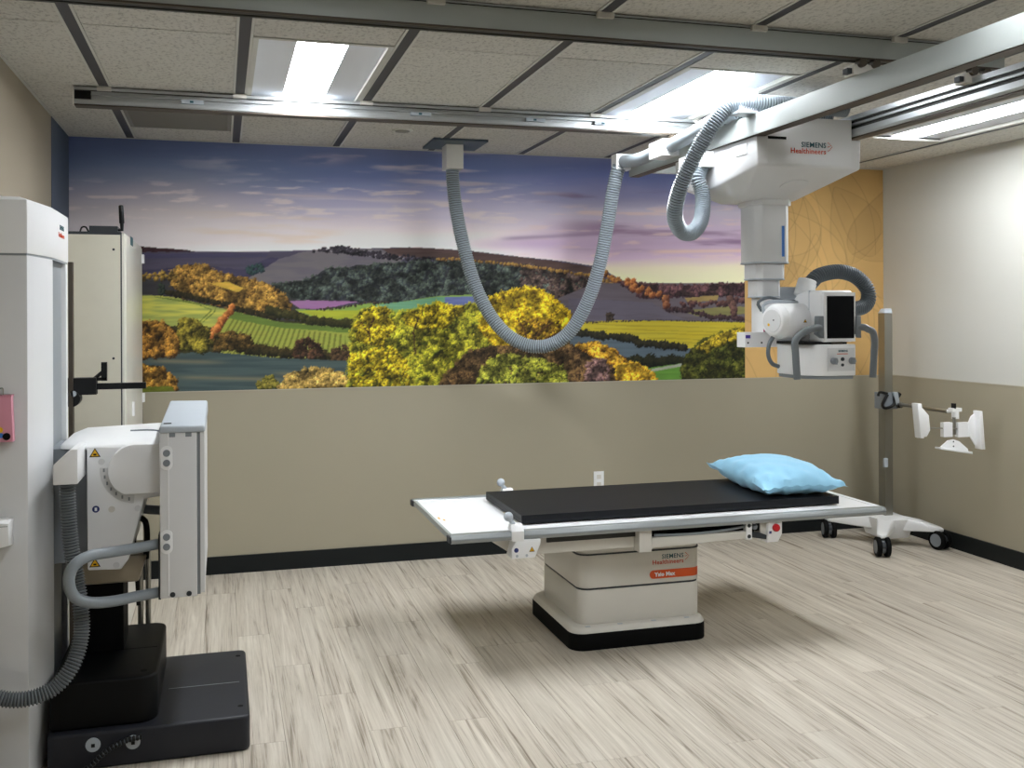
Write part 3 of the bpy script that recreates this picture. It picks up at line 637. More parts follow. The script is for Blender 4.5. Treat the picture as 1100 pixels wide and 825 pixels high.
s = prism(bm_new(), [(RB[1]-.055, .292), (RB[1]-.055, .332)]+[(1.962+.02*math.cos(a)-.0, .312+.02*math.sin(a)) for a in np.linspace(H, 3*H, 12)], 'y', ys, ys+.002)
prism(s, [(RB[1]-.055+.055*math.sin(a), RB[2]+.055-.0562*math.cos(a)) for a in np.linspace(0, H*.8, 8)]+[(RB[1]-.055+.05*math.sin(a), RB[2]+.055-.05*math.cos(a)) for a in np.linspace(H*.8, 0, 8)], 'z', .292, .332)
st = obj('name_stripe', s, M_orange, up, label='orange stripe with white lettering')
text('stripe_lettering', 'Ysio Max', .026, (1.968, ys-.001, .303), (H, 0, 0), M_shell, up, 'LEFT', .0012)
brand(up, 2.118, ys, .385, .029)
# top, rails and end caps
obj('table_top', box(bm_new(), TX0+.012, TX1-.03, TY0+.055, TY1-.055, TZ-.022, TZ-.006, .003), M_shell, t)
for y0, y1 in ((TY0, TY0+.06), (TY1-.06, TY1)):
    r = obj('side_rail', prism(bm_new(), [(y0+.006, TZ-.036), (y0, TZ-.022), (y0, TZ-.016), (y0+.012, TZ), (y1-.012, TZ), (y1, TZ-.016), (y1, TZ-.022), (y1-.006, TZ-.036)], 'x', TX0, TX1-.012, .0015), M_rail, t)
    obj('rail_groove', box(bm_new(), TX0+.01, TX1-.02, y0-.0012 if y0 == TY0 else y1, y0 if y0 == TY0 else y1+.0012, TZ-.022, TZ-.017), M_slot, r, smooth=False)
    obj('end_cap', box(bm_new(), TX0-.008, TX0+.001, y0+.002, y1-.002, TZ-.032, TZ-.006, .005), M_dgrey, r)
obj('end_strip', box(bm_new(), TX0, TX0+.014, TY0+.06, TY1-.06, TZ-.026, TZ-.002, .003), M_alupaint, t)
obj('end_strip', prism(bm_new(), [(TX1-.03, TY0+.0), (TX1, TY0+.05), (TX1, TY1-.05), (TX1-.03, TY1)], 'z', TZ-.032, TZ-.003, .004), M_shell, t)
b = bm_new(); box(b, TX0+.03, TX0+.038, 4.56, 4.60, TZ-.006, TZ-.0052); box(b, TX0+.045, TX0+.053, 4.52, 4.55, TZ-.006, TZ-.0052); obj('floor_label', b, M_yellow, t, smooth=False)
# carriage under the top
b = bm_new(); hull(b, [(1.10, 4.25, .575), (2.50, 4.25, .575), (1.10, 5.0, .575), (2.50, 5.0, .575), (1.235, 4.25, .485), (2.30, 4.25, .485), (1.235, 5.0, .485), (2.30, 5.0, .485)], .006)
obj('carriage', b, M_cream, t)
obj('carriage_recess', box(bm_new(), 1.38, 1.81, 4.236, 4.25, .538, .574), M_dkalu, t, smooth=False)
obj('carriage_neck', prism(bm_new(), rrect(1.592, 2.208, 4.404, 4.97, .053), 'z', .43, .486), M_cream, t)
obj('centre_bracket', box(bm_new(), 1.80, 1.86, 4.19, 4.25, .475, .578, .004), M_cream, t)
obj('tray_slot', box(bm_new(), 1.865, 2.345, 4.215, 4.25, .536, .577), M_blackm, t, smooth=False)
b = bm_new(); tube(b, [(1.88, 4.205, .545), (2.0, 4.20, .541), (2.12, 4.20, .541), (2.25, 4.20, .548), (2.335, 4.203, .557)], .006); obj('tray_cable', b, M_slot, t)
b = bm_new(); hull(b, [(1.86, 4.195, .535), (2.34, 4.195, .535), (1.86, 4.195, .49), (2.34, 4.195, .502), (1.86, 4.25, .535), (2.34, 4.25, .535), (1.86, 4.25, .478), (2.34, 4.25, .49)], .005); obj('tray_front', b, M_cream, t)
ep = obj('tray_end_plate', box(bm_new(), 2.336, 2.366, 4.19, 4.25, .498, .578, .003), M_shell, t)
for z in (.562, .512): obj('screw', disc(bm_new(), (2.351, 4.19, z), (0, -1, 0), .009, .002), M_dgrey, ep)
obj('joystick_housing', box(bm_new(), 2.367, 2.415, 4.21, 4.25, .53, .578, .004), M_black, t)
b = bm_new(); ball(b, (2.385, 4.20, .553), .014); obj('joystick', b, M_grey, t)
b = bm_new(); hull(b, [(2.368, 4.19, .528), (2.368, 4.19, .505), (2.41, 4.19, .525), (2.455, 4.19, .49), (2.455, 4.19, .508), (2.368, 4.24, .528), (2.368, 4.24, .505), (2.455, 4.24, .49), (2.455, 4.24, .508)], .003); obj('release_lever', b, M_dgrey, t)
b = bm_new(); box(b, 2.415, 2.445, 4.20, 4.26, .515, .577, .003); obj('switch_bracket', b, M_cream, t)
b = bm_new(); hull(b, [(2.447, 4.18, .576), (2.518, 4.18, .576), (2.447, 4.18, .515), (2.518, 4.18, .515), (2.50, 4.185, .478), (2.440, 4.185, .478), (2.447, 4.25, .576), (2.518, 4.25, .576), (2.440, 4.25, .478), (2.50, 4.25, .478)], .003)
sb = obj('stop_switch_box', b, M_shell, t)
obj('stop_button', cyl(bm_new(), (2.484, 4.181, .547), (2.484, 4.166, .547), .019, .017, 24, .003), M_redbtn, sb, label='red emergency stop button')
obj('sticker', box(bm_new(), 2.450, 2.462, 4.1785, 4.18, .52, .532), M_navy, sb, smooth=False)
# rail clamps with knobs at the mattress end
def clamp(y, sy, cx=0.0):
    c = obj('rail_clamp', prism(bm_new(), [(y-sy*.008, TZ-.04), (y-sy*.008, TZ+.004), (y+sy*.012, TZ+.03), (y+sy*.05, TZ+.03), (y+sy*.062, TZ+.012), (y+sy*.062, TZ+.001), (y-sy*.001, TZ+.001), (y-sy*.001, TZ-.04)], 'x', cx-.03, cx+.025, .002), M_shell, t)
    k = bm_new(); ball(k, (cx-.035, y+sy*.03, TZ+.062), .021); cyl(k, (cx-.01, y+sy*.035, TZ+.028), (cx-.035, y+sy*.03, TZ+.055), .009); obj('clamp_knob', k, M_lgrey, c)
    return c
clamp(TY0, 1, 1.225); clamp(TY1, -1, 1.43)
b = bm_new(); hull(b, [(1.215, 4.16, .574), (1.325, 4.16, .574), (1.325, 4.16, .555), (1.308, 4.16, .535), (1.300, 4.16, .495), (1.195, 4.16, .495), (1.195, 4.16, .54), (1.215, 4.25, .574), (1.325, 4.25, .574), (1.300, 4.25, .495), (1.195, 4.25, .495)], .003)
cb = obj('latch_cover', b, M_shell, t); warning(cb, 1.285, 4.159, .522, .022)
obj('sticker', disc(bm_new(), (1.215, 4.16, .532), (0, -1, 0), .010, .001), M_navy, cb)
for x in (1.218, 1.262): obj('screw', disc(bm_new(), (x, 4.16, .507), (0, -1, 0), .006, .001), M_lgrey, cb)

m = tag(obj('mattress_pad', box(bm_new(), 1.285, 2.915, 4.315, 4.945, TZ+.001, TZ+.038, .014, 4), M_pad), 'black vinyl mattress pad lying on the x-ray table', 'mattress pad')
obj('pad_seam', prism(bm_new(), [(x, y) for x, y in rrect(1.2845, 2.9155, 4.3145, 4.9455, .016)], 'z', TZ+.0185, TZ+.0195), M_blackm, m, smooth=False)

# pillow
def pillow(cx, cy, z0, hx, hy, h, rz):
    t_ = bmesh.new(); n = 44; G = {}
    R = random.Random(3)
    for side in (1, -1):
        for i in range(n+1):
            for j in range(n+1):
                u, v = -1+2*i/n, -1+2*j/n
                if side == -1 and (i in (0, n) or j in (0, n)): G[side, i, j] = G[1, i, j]; continue
                e = max(0, (1-abs(u)**2.4)*(1-abs(v)**2.4))**.55
                pin = 1-.10*(1-abs(v)**3)*abs(u)**3; pin2 = 1-.10*(1-abs(u)**3)*abs(v)**3
                x, y = u*hx*pin, v*hy*pin2
                wr = .006*math.sin(u*9+v*14)*(e > .02)*(1-e*.75)+.006*math.sin(v*19-u*6)*(1-e)*(e > .02)+.004*math.sin(u*23+1.3*v)*(1-e)
                z = (h*.66*e if side == 1 else -h*.34*min(1, e*1.5))+wr+(.03 if v > 0 and u < 0 else -.012)*abs(u*v)**2
                G[side, i, j] = t_.verts.new((x, y, z))
        for i in range(n):
            for j in range(n):
                q = [G[side, i, j], G[side, i+1, j], G[side, i+1, j+1], G[side, i, j+1]]
                t_.faces.new(q if side == 1 else q[::-1])
    lo = min(v.co.z for v in t_.verts)
    t_.transform(Matrix.Translation((cx, cy, z0-lo)) @ Matrix.Rotation(rz, 4, 'Z')); return t_
pw = tag(obj('pillow', pillow(2.745, 4.64, TZ+.0385, .225, .345, .15, math.radians(-4)), M_pillow), 'puffy sky blue disposable-covered pillow on the black mattress pad', 'pillow')

# ------------------------------------------------------------------ ceiling rails
def clipset(r, y):
    for x in SX:
        if WL[r].x*0-10 < x < 2.8 and x > r_x0+.02: obj('strut_clip', box(bm_new(), x-.03, x+.03, y-.016, y+.002, ZT-.022, ZT-.003, .003), M_cream, r)
r_x0 = -0.635
r1 = thing('ceiling_rail', 'silver slotted ceiling rail running in front of the mural, behind the troffers', 'rail', (1.15, 4.935, 2.505))
b = bm_new(); Y = 4.90
prism(b, [(Y, 2.584), (Y, 2.570), (Y+.012, 2.570), (Y+.012, 2.555), (Y+.004, 2.555), (Y+.004, 2.549), (Y+.018, 2.549), (Y+.018, 2.528), (Y, 2.528), (Y, 2.510), (Y+.004, 2.505), (Y+.07, 2.505), (Y+.07, 2.584)], 'x', r_x0, 2.95, .0008, 1); obj('rail_profile', b, M_alu, r1, smooth=False)
obj('rail_end_plate', box(bm_new(), r_x0-.006, r_x0, Y-.002, Y+.072, 2.503, 2.586), M_cream, r1, smooth=False)
obj('end_stop', box(bm_new(), r_x0+.001, r_x0+.07, Y+.001, Y+.02, 2.53, 2.566, .003), M_black, r1)
obj('rail_lip', box(bm_new(), r_x0, 2.95, Y-.001, Y+.07, 2.500, 2.5055), M_brown, r1, smooth=False)
obj('rail_seam', box(bm_new(), r_x0, 2.95, Y+.001, Y+.012, 2.567, 2.570), M_dkalu, r1, smooth=False)
clipset(r1, Y)
for x in (-.126, .949, 1.541, 1.912):
    c = obj('cable_lug', box(bm_new(), x-.05, x+.05, Y-.008, Y+.012, 2.530, 2.547, .002), M_lgrey, r1)
    obj('lug_screw', box(bm_new(), x-.012, x+.004, Y-.010, Y-.008, 2.534, 2.543), M_teal, c, smooth=False)
r_x0 = -0.70
r2 = thing('ceiling_rail', 'grey ceiling rail nearest the viewer crossing the top of the picture', 'rail', (1.0, 3.285, 2.5))
Y = 3.25; b = bm_new(); prism(b, [(Y, 2.577), (Y, 2.502), (Y+.07, 2.502), (Y+.07, 2.577)], 'x', r_x0, 2.95, .002, 1); obj('rail_profile', b, M_alupaint, r2, smooth=False)
obj('rail_top_lip', box(bm_new(), r_x0, 2.95, Y-.004, Y+.074, 2.580, 2.585), M_alu, r2, smooth=False)
obj('rail_seam', box(bm_new(), r_x0, 2.95, Y+.003, Y+.067, 2.5765, 2.5805), M_black, r2, smooth=False)
obj('rail_groove', box(bm_new(), r_x0, 2.95, Y+.012, Y+.03, 2.497, 2.502), M_dkalu, r2, smooth=False)
obj('rail_groove', box(bm_new(), r_x0, 2.95, Y+.045, Y+.06, 2.497, 2.502), M_dkalu, r2, smooth=False)
obj('rail_edge', box(bm_new(), r_x0, 2.95, Y-.003, Y+.006, 2.496, 2.503), M_brown, r2, smooth=False)
clipset(r2, Y)

# ------------------------------------------------------------------ bridge between the rails
br = thing('ceiling_bridge', 'pair of pale silver bridge beams slung beneath the two ceiling rails', 'bridge beam', (2.57, 3.6, 2.35))
B0, B1 = 1.55, 5.45
bl = obj('bridge_beam', box(bm_new(), 2.285, 2.345, B0, B1, 2.352, 2.438, .002, 1), M_alupaint, br, smooth=False)
obj('beam_groove', box(bm_new(), 2.293, 2.345, B0, B1, 2.344, 2.352), M_brown, bl, smooth=False)
obj('beam_flange', box(bm_new(), 2.285, 2.291, B0, B1, 2.346, 2.353), M_alupaint, bl, smooth=False)
b = bm_new(); X = 2.80
prism(b, [(X, 2.46), (X, 2.438), (X+.012, 2.438), (X+.012, 2.424), (X+.002, 2.424), (X+.002, 2.414), (X+.016, 2.414), (X+.016, 2.396), (X, 2.396), (X, 2.372), (X+.006, 2.362), (X+.065, 2.362), (X+.065, 2.46)], 'y', B0, B1); b2 = obj('bridge_beam', b, M_alu, br, smooth=False)
obj('beam_groove', box(bm_new(), X+.011, X+.0125, B0, B1, 2.425, 2.437), M_dkalu, b2, smooth=False)
obj('beam_groove', box(bm_new(), X+.014, X+.0165, B0, B1, 2.397, 2.413), M_dkalu, b2, smooth=False)
obj('beam_groove', box(bm_new(), X+.01, X+.06, B0, B1, 2.355, 2.362), M_brown, b2, smooth=False)
for y in (B0+.02, B1-.05): obj('cross_member', box(bm_new(), 2.345, 2.80, y, y+.04, 2.37, 2.43, .003), M_alupaint, br)
for Y in (3.25, 4.90):
    for x in (2.30, 2.80):
        c = obj('roller_carriage', box(bm_new(), x-.03, x+.09, Y+.005, Y+.065, 2.44, 2.478, .004), M_cream, br)
        obj('roller', cyl(bm_new(), (x+.0, Y-.012, 2.482), (x+.0, Y+.02, 2.482), .016, seg=16), M_brown, c)
        obj('roller', cyl(bm_new(), (x+.06, Y-.012, 2.482), (x+.06, Y+.02, 2.482), .016, seg=16), M_brown, c)
        obj('bumper', box(bm_new(), x-.05, x-.03, Y+.015, Y+.045, 2.445, 2.465, .003), M_dgrey, c)
# hose clips fixed to the beam
obj('hose_clip', box(bm_new(), 2.195, 2.292, 5.42, 5.50, 2.385, 2.475, .006), M_shell, br)
obj('hose_clip', box(bm_new(), 2.195, 2.287, 4.78, 4.96, 2.37, 2.455, .008), M_shell, br)
ring = obj('hose_clip', box(bm_new(), 2.225, 2.315, 4.035, 4.065, 2.447, 2.555, .01), M_shell, br)
obj('clip_foot', box(bm_new(), 2.20, 2.345, 4.0, 4.09, 2.4385, 2.447, .002), M_lgrey, ring)

# ------------------------------------------------------------------ long hose hanging in a U before the mural
hs = thing('cable_hose', 'long grey cable hose hanging in a deep U before the mural', 'hose', (1.35, 6.0, ZT-.16))
U = [(486, 178, 6.0), (486.5, 195, 6.0), (490, 225, 5.99), (497, 260, 5.97), (508, 300, 5.94), (523, 333, 5.9), (543, 358, 5.85), (567, 371, 5.8), (592, 370, 5.74), (614, 354, 5.68), (632, 322, 5.62), (644, 285, 5.56), (652, 245, 5.52), (658, 208, 5.48), (663, 185, 5.46), (667, 176, 5.455)]
b = bm_new(); tube(b, [at(*p) for p in U], .042, 16, .014, .005); obj('hose_body', b, M_hose, hs)
c = at(486, 171, 6.0); obj('ceiling_box', box(bm_new(), c.x-.052, c.x+.052, 5.93, 6.06, 2.43, 2.575, .006), M_cream, hs)
obj('ceiling_plate', box(bm_new(), 1.20, 1.53, 5.80, 6.14, 2.575, 2.588, .003), M_duct, hs)
b = bm_new(); tube(b, [(2.245, 5.47, 2.435), (2.24, 5.2, 2.41), (2.24, 4.95, 2.412), (2.245, 4.7, 2.425), (2.25, 4.45, 2.45), (2.26, 4.25, 2.472), (2.285, 4.17, 2.477)], .036, 16, .02); obj('beam_hose', b, M_hose, br, label='grey hose strapped along the beam')
b = bm_new(); tube(b, [(2.28, 4.18, 2.477), (2.33, 4.15, 2.477), (2.42, 4.14, 2.477), (2.55, 4.14, 2.477), (2.76, 4.14, 2.477)], .034, 16, .012, .005); obj('beam_hose', b, M_hose, br, label='grey hose strapped along the beam')

# ------------------------------------------------------------------ ceiling mounted tube crane
cr = thing('xray_tube_crane', 'white ceiling-hung x-ray tube crane with telescopic column and screen', 'x-ray crane', (2.57, 4.43, 1.24))
b = bm_new()
hull(b, [(2.30, 4.02, 2.345), (2.84, 4.02, 2.345), (2.30, 4.86, 2.345), (2.84, 4.86, 2.345), (2.305, 4.02, 2.210), (2.835, 4.02, 2.210), (2.30, 4.46, 2.155), (2.30, 4.60, 2.155), (2.84, 4.30, 2.175), (2.84, 4.60, 2.155), (2.305, 4.86, 2.21), (2.835, 4.86, 2.21), (2.42, 4.36, 2.098), (2.70, 4.36, 2.098), (2.42, 4.58, 2.098), (2.72, 4.58, 2.098)], .007, 3)
box(b, 2.355, 2.79, 4.0192, 4.85, 2.222, 2.435)
body = obj('trolley_housing', b, M_white, cr)
obj('housing_slot', box(bm_new(), 2.357, 2.45, 4.0178, 4.03, 2.332, 2.344), M_blackm, body, smooth=False)
obj('side_panel', box(bm_new(), 2.2975, 2.301, 4.10, 4.21, 2.275, 2.325, .004), M_white, body)
obj('cable_outlet', box(bm_new(), 2.235, 2.30, 4.42, 4.68, 2.26, 2.335, .005), M_shell, body)
for y, z in ((4.45, 2.30), (4.45, 2.28), (4.50, 2.30), (4.50, 2.28)): obj('screw', disc(bm_new(), (2.235, y, z), (-1, 0, 0), .006, .001, 10), M_lgrey, body)
brand(cr, 2.655, 4.0178, 2.302, .033)
# round cover on the sloping underside
n = V(0, -.338, -.941).normalized() if False else (V(0, .34, -.112).cross(V(1, 0, 0))).normalized()
cpt = V(2.60, 4.20, 2.210-.18*.112/.34)
obj('round_cover', cyl(bm_new(), cpt+n*.003, cpt-n*.004, .068, seg=36) if n.z < 0 else cyl(bm_new(), cpt-n*.003, cpt+n*.004, .068, seg=36), M_white, body)
def octo(cx, cy, hx, hy, ch): return [(cx-hx, cy-hy+ch), (cx-hx+ch, cy-hy), (cx+hx-ch, cy-hy), (cx+hx, cy-hy+ch), (cx+hx, cy+hy-ch), (cx+hx-ch, cy+hy), (cx-hx+ch, cy+hy), (cx-hx, cy+hy-ch)]
QX, QY = 2.588, 4.45
obj('column_collar', prism(bm_new(), octo(QX, QY, .106, .106, .032), 'z', 2.075, 2.11, .006), M_white, cr)
s1 = obj('column_stage', prism(bm_new(), octo(QX, QY, .095, .095, .03), 'z', 1.792, 2.085, .004), M_white, cr)
obj('stage_lip', prism(bm_new(), octo(QX, QY, .0965, .0965, .03), 'z', 1.792, 1.80, .001), M_lgrey, s1)
obj('blue_scale', box(bm_new(), QX+.040, QX+.054, QY-.0965, QY-.095, 1.825, 1.975), M_blue, s1, smooth=False)
s2 = obj('column_stage', prism(bm_new(), octo(QX-.002, QY, .080, .080, .026), 'z', 1.712, 1.80, .003), M_white, cr)
obj('stage_lip', prism(bm_new(), octo(QX-.002, QY, .0815, .0815, .026), 'z', 1.712, 1.719, .001), M_lgrey, s2)
s3 = obj('column_stage', prism(bm_new(), octo(QX-.004, QY, .064, .064, .02), 'z', 1.626, 1.72, .003), M_white, cr)
obj('stage_lip', prism(bm_new(), octo(QX-.004, QY, .0655, .0655, .02), 'z', 1.626, 1.632, .001), M_lgrey, s3)
pst = obj('upright_bar', prism(bm_new(), [(2.545, 4.39), (2.64, 4.39), (2.64, 4.51), (2.545, 4.51)], 'z', 1.40, 1.63, .008), M_shell, cr)
ft = obj('arm_foot', box(bm_new(), 2.44, 2.80, 4.38, 4.46, 1.383, 1.456, .006), M_shell, cr)
obj('sticker', box(bm_new(), 2.443, 2.468, 4.3785, 4.38, 1.427, 1.443), M_purple, ft, smooth=False)
obj('sticker', box(bm_new(), 2.546, 2.556, 4.3885, 4.39, 1.458, 1.495), M_mag, pst, smooth=False)
for x in (2.456, 2.53): obj('screw', disc(bm_new(), (x, 4.38, 1.405), (0, -1, 0), .005, .001, 10), M_dgrey, ft)
# tube housing, a fat horizontal drum with a domed end cap
b = bm_new(); cyl(b, (2.525, 4.235, 1.512), (2.73, 4.30, 1.512), .083, .086, 40, .004)
tb = obj('tube_drum', b, M_shell, cr)
ax = (V(2.73, 4.30, 0)-V(2.525, 4.235, 0)).normalized(); e0 = V(2.525, 4.235, 1.512)
b = bm_new(); cyl(b, e0+ax*.006, e0-ax*.03, .083, .066, 40, .006); cap = obj('drum_end_cap', b, M_shell, tb)
b = bm_new(); cyl(b, e0-ax*.028, e0-ax*.033, .055, .053, 32); ecap = obj('cap_plate', b, M_white, tb)
sd = V(-ax.y, ax.x, 0)
for k, (dx, dz, mm) in enumerate(((-.012, .004, M_dgrey), (.018, -.018, M_yellow))):
    c = e0-ax*.033-sd*(-dx)+V(0, 0, dz); obj('sticker', cyl(bm_new(), c, c-ax*.001, .007 if k else .004, seg=12), mm, tb)
c0 = (e0+V(2.73, 4.30, 1.512))/2+V(.02, -.083, -.008); warning(tb, c0.x, c0.y-.001, c0.z, .016)
b = bm_new(); tube(b, [(2.52, 4.36, 1.56), (2.50, 4.36, 1.60), (2.55, 4.35, 1.625), (2.62, 4.34, 1.61), (2.70, 4.34, 1.605)], .008, 10, .012); obj('arm_cable', b, M_hosed, cr)
b = bm_new(); tube(b, [(2.515, 4.33, 1.55), (2.51, 4.33, 1.585), (2.55, 4.32, 1.605), (2.63, 4.31, 1.603), (2.70, 4.32, 1.60)], .008, 10, .012); obj('arm_cable', b, M_lgrey, cr)
obj('rear_bracket', box(bm_new(), 2.60, 2.80, 4.46, 4.56, 1.54, 1.68, .01), M_lgrey, cr)
# head with display
hb = obj('head_housing', prism(bm_new(), [(4.105, 1.412), (4.105, 1.628), (4.112, 1.645), (4.13, 1.655), (4.26, 1.655), (4.33, 1.638), (4.38, 1.60), (4.40, 1.55), (4.40, 1.43), (4.38, 1.412)], 'x', 2.69, 2.862, .022, 4), M_shell, cr)
obj('housing_seam', prism(bm_new(), [(4.215, 1.41), (4.218, 1.41), (4.218, 1.657), (4.215, 1.657)], 'x', 2.6885, 2.8635), M_lgrey, hb, smooth=False)
bz = obj('display_bezel', box(bm_new(), 2.693, 2.86, 4.096, 4.115, 1.415, 1.645, .012, 3), M_shell, hb)
obj('display_screen', box(bm_new(), 2.707, 2.852, 4.0945, 4.098, 1.430, 1.628, .001, 1), M_screen, hb, label='dark switched-off display')
b = bm_new(); box(b, 2.745, 2.80, 4.11, 4.2, 1.40, 1.413); obj('rotation_gap', b, M_brown, cr, smooth=False)
b = bm_new(); box(b, 2.60, 2.83, 4.12, 4.36, 1.401, 1.414); obj('rotation_plate', b, M_black, cr, smooth=False)
# collimator
cz0, cz1 = 1.255, 1.402
cl = obj('collimator_housing', prism(bm_new(), [(2.612, 4.24), (2.618, 4.20), (2.635, 4.155), (2.66, 4.12), (2.69, 4.098), (2.715, 4.09), (2.855, 4.09), (2.862, 4.10), (2.862, 4.38), (2.612, 4.38)], 'z', cz0, cz1, .006), M_shell, cr)
obj('collimator_rim', prism(bm_new(), [(2.617, 4.24), (2.64, 4.165), (2.695, 4.108), (2.72, 4.10), (2.85, 4.10), (2.85, 4.37), (2.617, 4.37)], 'z', cz0-.016, cz0, .002), M_grey, cl)
obj('control_panel', box(bm_new(), 2.705, 2.850, 4.0875, 4.091, 1.278, 1.385, .001, 1), M_white, cl)
for x in (2.735, 2.832):
    k = obj('control_knob', cyl(bm_new(), (x, 4.088, 1.325), (x, 4.068, 1.325), .017, .015, 20, .003), M_grey, cl); obj('knob_grip', box(bm_new(), x-.004, x+.004, 4.060, 4.068, 1.310, 1.340, .002, 1), M_grey, k)
for z, r in ((1.333, .009), (1.306, .007)): obj('push_button', cyl(bm_new(), (2.783, 4.088, z), (2.783, 4.083, z), r, seg=16), M_dgrey, cl)
text('lettering', 'SIEMENS', .013, (2.812, 4.0868, 1.367), (H, 0, 0), M_teal, cl, 'RIGHT', .0004); obj('red_line', box(bm_new(), 2.755, 2.812, 4.0865, 4.0875, 1.356, 1.3595), M_red, cl, smooth=False)
# handles
for s, (x0, x1, x2) in ((-1, (2.672, 2.565, 2.523)), (1, (2.872, 2.935, 2.945))):
    g = obj('handle_bracket', hull(bm_new(), [(x0-.012, 4.085, 1.535), (x0+.012, 4.085, 1.535), (x0-.022 if s < 0 else x0-.010, 4.085, 1.50), (x0+.014, 4.085, 1.43), (x0-.018, 4.085, 1.45), (x0-.012, 4.125, 1.535), (x0+.012, 4.125, 1.535), (x0+.014, 4.125, 1.43), (x0-.018, 4.125, 1.45)], .003), M_handled, cr)
    b = bm_new(); zt = 1.482
    tube(b, [(x0, 4.10, zt), (x0+s*.03, 4.085, zt-.002), ((x0*.35+x1*.65), 4.075, zt-.010), (x1, 4.07, zt-.022), (x2, 4.07, zt-.06), (x2-s*.002, 4.07, zt-.12), (x2-s*.010, 4.07, 1.245)], .0165, 14, .01)
    obj('handlebar', b, M_handled, g)
b = bm_new(); tube(b, [(2.515, 4.25, 1.435), (2.495, 4.25, 1.40), (2.49, 4.25, 1.35), (2.51, 4.25, 1.31), (2.55, 4.26, 1.295)], .010, 12, .01); obj('side_cable', b, M_hosed, cr)
# head hose
b = bm_new(); cyl(b, (2.775, 4.40, 1.63), (2.80, 4.40, 1.715), .050, .046, 28, .008); cuff = obj('hose_cuff', b, M_shell, cr)
b = bm_new(); tube(b, [at(*p) for p in ((871, 304, 4.40), (878, 297, 4.40), (890, 293, 4.40), (904, 292, 4.395), (919, 297, 4.39), (930, 308, 4.38), (933, 320, 4.37), (928, 329, 4.36), (917, 332, 4.35), (908, 332, 4.34))], .038, 18, .012, .006); obj('head_hose', b, M_hosed, cr)
b = bm_new()
LP = [(2.76, 4.02, 2.485), (2.55, 4.02, 2.488), (2.38, 4.03, 2.492), (2.28, 4.05, 2.497), (2.20, 4.07, 2.485)]
LP += [tuple(at(*q)) for q in ((768, 131, 4.10), (752, 157, 4.15), (736, 188, 4.20), (727, 214, 4.25), (725, 234, 4.30), (732, 248, 4.34), (743, 250, 4.38), (752, 239, 4.41), (755, 222, 4.44), (754, 205, 4.46))]+[(2.235, 4.47, 2.21), (2.262, 4.48, 2.27)]
tube(b, LP, .038, 18, .012, .008); obj('loop_hose', b, M_hose, cr)

# ------------------------------------------------------------------ wall stand with detector
ws = thing('detector_wall_stand', 'tall white detector wall stand with grey slot at left edge', 'wall stand', (-.70, 4.08, 0))
sec = [(-.843, 3.64), (-.616, 3.64), (-.577, 3.90), (-.577, 4.27), (-.616, 4.52), (-.843, 4.52)]
obj('column_body', prism(bm_new(), [(-.843, 3.645), (-.618, 3.645), (-.580, 3.90), (-.580, 3.915), (-.600, 3.915), (-.600, 4.235), (-.580, 4.235), (-.580, 4.27), (-.618, 4.515), (-.843, 4.515)], 'z', 0, 1.752, .003), M_white, ws)
obj('slot_liner', box(bm_new(), -.603, -.598, 3.916, 4.234, 0.0, 1.75), M_slot, ws, smooth=False)
b = bm_new(); hull(b, [(x, y, 1.756) for x, y in sec]+[(x, y, 1.935) for x, y in sec]+[(-.843, 3.68, 1.95), (-.65, 3.70, 1.95), (-.62, 4.0, 1.95), (-.62, 4.25, 1.95), (-.843, 4.5, 1.95)], .006)
cap = obj('column_cap', b, M_shell, ws)
obj('cap_seam', prism(bm_new(), [(x+(.002 if x < -.8 else -.003), y+(.003 if y < 4 else -.003)) for x, y in sec], 'z', 1.750, 1.758), M_slot, ws, smooth=False)
text('lettering', 'SIEMENS', .026, (-.5755, 4.05, 1.870), (H, 0, H), M_teal, cap, 'LEFT', 0); text('lettering', 'Healthineers', .026, (-.5755, 4.02, 1.842), (H, 0, H), M_red, cap, 'LEFT', 0)
# carriage with tilting head
YN = 3.80
pts = [at(93, 480, YN), at(172, 480, YN), at(172, 533, YN), at(155, 536, YN), at(138, 601, YN), at(130, 612, YN), at(94, 613, YN)]
cg = obj('carriage_housing', prism(bm_new(), [(p.x, p.z) for p in pts], 'y', YN, 4.30, .006), M_shell, ws)
zt = pts[0].z
zl = at(120, 459, 4.15).z
b = bm_new(); hull(b, [(-.46, YN, zt-.012), (-.20, YN, zt-.012), (-.56, YN+.12, zt-.02), (-.56, 4.26, zt-.02), (-.20, 4.30, zt-.012), (-.56, YN+.14, zt-.004), (-.46, YN+.005, zt+.002), (-.20, YN+.005, zt+.002), (-.50, YN+.2, zl-.006), (-.20, YN+.12, zl-.004), (-.20, 4.25, zl+.004), (-.50, 4.22, zl-.004), (-.56, 4.25, zt)], .008, 3); obj('carriage_lid', b, M_shell, cg)
b = bm_new(); tube(b, [(-.33, 4.02, zl-.001), (-.27, 4.015, zl), (-.235, 3.985, zl), (-.212, 3.94, zl-.002)], .003, 8, .01); obj('lid_groove', b, M_slot, cg)
obj('carriage_slide', box(bm_new(), -.597, -.455, 3.93, 4.22, .66, zt-.02, .004), M_grey, ws)
c = at(146, 505, YN-.03); r = .092
arc = [(c.x+r*math.cos(a), c.z+r*math.sin(a)) for a in np.linspace(H*1.05, H*2.75, 18)]
obj('tilt_block', prism(bm_new(), arc+[(-.207, c.z-r*.9), (-.207, c.z+r*.98)], 'y', YN-.035, 4.28, .006), M_shell, cg)
